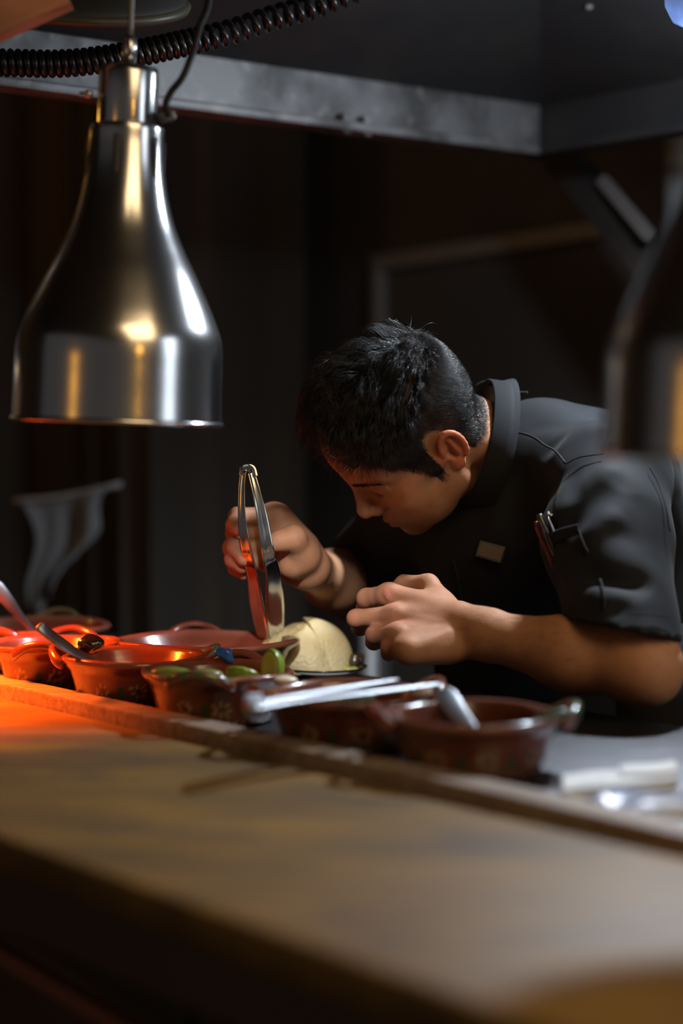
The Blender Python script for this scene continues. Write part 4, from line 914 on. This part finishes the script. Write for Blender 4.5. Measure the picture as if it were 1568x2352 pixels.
# board and round rim at the top left corner
bd = thing('copper_board', P(20, 0, 2.0), 'copper-brown board edge in the top left corner', 'board')
v, f = sweep([P(-160, 95, 2.02), P(-20, 30, 2.02), P(140, -42, 2.02)], .03, .06, up=(.45, .1, 1), n=8, seg=16, power=10); mesh_obj('plank', v, f, copperm, bd, smooth=False)
v, f = sweep([P(-160, 40, 2.00), P(-20, -22, 2.0), P(140, -94, 2.0)], .025, .012, up=(.45, .1, 1), n=8, seg=12, power=6); mesh_obj('edge_strip', v, f, redwood, bd, smooth=False)
rg = P(190, 6, 2.30)
rr_ = thing('round_pan', rg, 'round tan-rimmed pan seen from below behind the coiled cord', 'pan')
v, f = lathe([(0, .02), (.085, .018), (.108, .010), (.120, .0), (.128, -.002), (.131, .004), (.122, .014), (.105, .028), (0, .034)], rg, unit([.08, -.42, 1]), 72); mesh_obj('pan_body', v, f, blackmetal, rr_)
v, f = lathe([(.122, .001), (.125, -.003), (.130, -.004), (.133, .003), (.129, .008), (.123, .008)], rg, unit([.08, -.42, 1]), 72, close=True); mesh_obj('pan_rim', v, f, ringm, rr_)
v, f = sweep([P(330, 25, 2.28), P(375, -5, 2.28), P(430, -60, 2.28)], .022, .012, up=(0, 0, 1), n=16, seg=10); mesh_obj('pan_handle', v, f, ringm, rr_)

# ------------------------------------------------------------------ room
def struct(name, v, f, m):
    o = mesh_obj(name, v, f, m, smooth=False); o['kind'] = 'structure'; return o
NB, SL = 2.62, 3.75
struct('floor', *box(W(0.2, .2, -.03), NV, DV, ZV, 6.2, 8.4, .06), floorm)
struct('wall_back', *box(W(NB+.03, .2, 1.4), NV, DV, ZV, .06, 7.2, 2.8), wallm)
struct('wall_left', *box(W(.2, SL+.03, 1.4), NV, DV, ZV, 5.0, .06, 2.8), wallbrown)
struct('ceiling', *box(W(0.2, .2, 2.83), NV, DV, ZV, 6.2, 8.4, .06), wallm)
# panel trim on the back wall
def wallpt(px, py, off=.012): return on_plane(px, py, NV*(NB-off), NV)
a, b, c_ = wallpt(870, 606), wallpt(1420, 520), wallpt(868, 1700)
v, f = join(bar(a, b, .028, .034, ZV), bar(a+ZV*.017, np.array([a[0], a[1], .1]), .028, .03, NV)); tr = struct('trim_1', v, f, trimm)
# duct at the right behind the hood, grey posts, hanging cloth
dc = thing('slanted_duct', P(1400, 470, 3.5), 'dim slanted grey duct under the hood at the right', 'duct')
v, f = bar(P(1300, 372, 3.25), P(1560, 680, 3.0), .09, .05, np.array([.6, -.5, .4])); mesh_obj('duct_body', v, f, hooddark, dc, smooth=False)
v, f = bar(P(1385, 415, 3.10), P(1490, 540, 2.98), .020, .02, np.array([.6, -.5, .4])); mesh_obj('flange', v, f, trimm, dc, smooth=False)
pr_ = recenter(mesh_obj('grey_post', *lathe([(0, 0), (.028, 0), (.028, 2.8), (0, 2.8)], np.array([P(1556, 1150, 3.15)[0], 3.15, 0]), seg=20), mat('grey_paint', (.16, .165, .17), .5)))
tag(pr_, 'grey round post behind the cook\'s back at the right picture edge', 'post')
pm = recenter(mesh_obj('steel_post', *lathe([(0, 0), (.016, 0), (.016, 1.0), (0, 1.0)], np.array([P(848, 1480, 3.1)[0], 3.1, 0]), seg=20), trimm))
tag(pm, 'dim grey steel leg seen between the bun and the cook\'s hand', 'post')
# hanging cloth on a rail
ht = thing('hanging_cloth', P(150, 1290, 3.35), 'pale grey cloth hanging in the dark behind the left dishes', 'cloth')
V_, Fq = [], []; nu, nv_ = 40, 40
for i in range(nu+1):
    for j in range(nv_+1):
        u, w = i/nu, j/nv_; lf_ = 55+35*w+20*math.sin(w*6); rt_ = 245-110*w*w-12*math.sin(w*9)
        V_.append(P(lf_+(rt_-lf_)*u, 1160-40*u+270*w*(1-.25*u), 3.35+.012*math.sin(u*13+w*2)*(.4+w)+.02*math.sin(u*5)))
for i in range(nu):
    for j in range(nv_): a_ = i*(nv_+1)+j; Fq.append((a_, a_+1, a_+nv_+2, a_+nv_+1))
to = mesh_obj('cloth_sheet', V_, Fq, towelm, ht); so_ = to.modifiers.new('thick', 'SOLIDIFY'); so_.thickness = .004
v, f = sweep([P(30, 1152, 3.36), P(150, 1140, 3.36), P(280, 1112, 3.36)], .012, .012, up=(0, 1, 0), n=10, seg=10); mesh_obj('hanging_bar', v, f, trimm, ht)
# tall dark cupboard with a ribbed door, left background
cb = thing('tall_cabinet', W(1.9, 3.2, 0), 'tall dark board cabinet in the shadow behind the left heat lamp', 'cabinet')
ctr = P(450, 1000, 4.0); 
v, f = box(W(2.28, 3.47, 1.1), NV, DV, ZV, .4, .5, 2.2, .004); mesh_obj('cabinet_body', v, f, wallbrown, cb, smooth=False)
for px in (352, 420, 520): 
    q = W(2.072, 3.44+(420-px)/250*.3, 1.1); v, f = box(q, NV, DV, ZV, .02, .03, 2.1, .003); mesh_obj('upright_strip', v, f, wallbrown, cb, smooth=False)

# ------------------------------------------------------------------ light
def area(name, loc, target, size, power, col, sy=None, spread=180):
    l = bpy.data.lights.new(name, 'AREA'); l.energy = power; l.color = col; l.size = size; l.spread = math.radians(spread)
    if sy: l.shape = 'RECTANGLE'; l.size_y = sy
    o = bpy.data.objects.new(name, l); COL.objects.link(o); o.location = tuple(loc)
    from mathutils import Vector
    o.rotation_euler = (Vector(target)-Vector(loc)).to_track_quat('-Z', 'Y').to_euler(); return o
def point(name, loc, power, col, r=.03):
    l = bpy.data.lights.new(name, 'POINT'); l.energy = power; l.color = col; l.shadow_soft_size = r
    o = bpy.data.objects.new(name, l); COL.objects.link(o); o.location = tuple(loc); return o
def spot(name, loc, target, power, col, ang, blend=.5, r=.03):
    l = bpy.data.lights.new(name, 'SPOT'); l.energy = power; l.color = col; l.shadow_soft_size = r; l.spot_size = math.radians(ang); l.spot_blend = blend
    o = bpy.data.objects.new(name, l); COL.objects.link(o); o.location = tuple(loc)
    from mathutils import Vector
    o.rotation_euler = (Vector(target)-Vector(loc)).to_track_quat('-Z', 'Y').to_euler(); return o
spot('hood_bulb_light', bl-ZV*.065, bl-ZV*1, 40, (.82, .91, 1.0), 150, .5, .035)
point('hood_glass_glow', bl-ZV*.062, 8, (.80, .90, 1.0), .03)
area('added_side_area', (2.5, 1.35, 1.70), (0, 1.9, 1.1), 1.9, 22, (.82, .91, 1.0), 1.1)  # added unseen area light off to the right; no window stands there
area('assumed_overhead_area', (.75, .45, 2.30), (.05, 1.3, .9), 1.1, 11, (1, .70, .36), spread=130)  # assumed unseen overhead light for the shelf; no pendant is built
spot('added_bun_spot', (-.01, .90, 1.78), P(706, 1492, 2.46), 95, (.97, .97, 1.0), 9.5, .6, .03)  # added unseen spot, narrow cone aimed to brighten the bun
point('assumed_amber_point', (.95, -.1, 1.62), 5.0, (1, .46, .06), .06)  # assumed unseen warm source behind the camera, for amber streaks on the steel
area('assumed_amber_area', (-1.9, .15, 1.28), (-.3, 2.0, 1.2), .30, 1.2, (1, .44, .06), .35)  # assumed unseen warm source at the left; no shelf is built there
point('assumed_amber_back', (-1.35, 3.3, 1.75), 2.6, (1, .46, .06), .05)  # assumed unseen warm source at the back left, for the lamp's amber edge
spot('assumed_heat_lamp_light', L3+np.array([.0, 0, .01]), L3+np.array([.06, .0, -.32]), 95, (1, .12, .010), 108, .7, .05)  # red light of the assumed heat lamp out of view at the left
w = bpy.data.worlds.new('World'); SC.world = w; w.use_nodes = True
w.node_tree.nodes['Background'].inputs[0].default_value = (.054, .0525, .052, 1); w.node_tree.nodes['Background'].inputs[1].default_value = 1

# ------------------------------------------------------------------ camera
cam = bpy.data.cameras.new('camera'); co_ = bpy.data.objects.new('camera', cam); COL.objects.link(co_); SC.camera = co_
co_.location = (0, 0, CZ); co_.rotation_euler = (pi/2-PITCH, 0, 0)
cam.sensor_fit = 'VERTICAL'; cam.sensor_height = 36; cam.lens = 36*F/2352; cam.clip_start = .05
cam.dof.use_dof = True; cam.dof.focus_distance = 2.28; cam.dof.aperture_fstop = 1.5
SC.view_settings.view_transform = 'Standard'; SC.view_settings.look = 'None'; SC.view_settings.exposure = 0; SC.view_settings.gamma = 1
SC.cycles.use_denoising = True
try: SC.cycles.denoiser = 'OPENIMAGEDENOISE'
except Exception: pass
SC.cycles.sample_clamp_indirect = 3
SC.cycles.max_bounces = 6; SC.cycles.diffuse_bounces = 3; SC.cycles.glossy_bounces = 3; SC.cycles.transmission_bounces = 3; SC.cycles.transparent_max_bounces = 6
SC.cycles.caustics_reflective = False; SC.cycles.caustics_refractive = False
SC.cycles.use_adaptive_sampling = True; SC.cycles.adaptive_threshold = .02
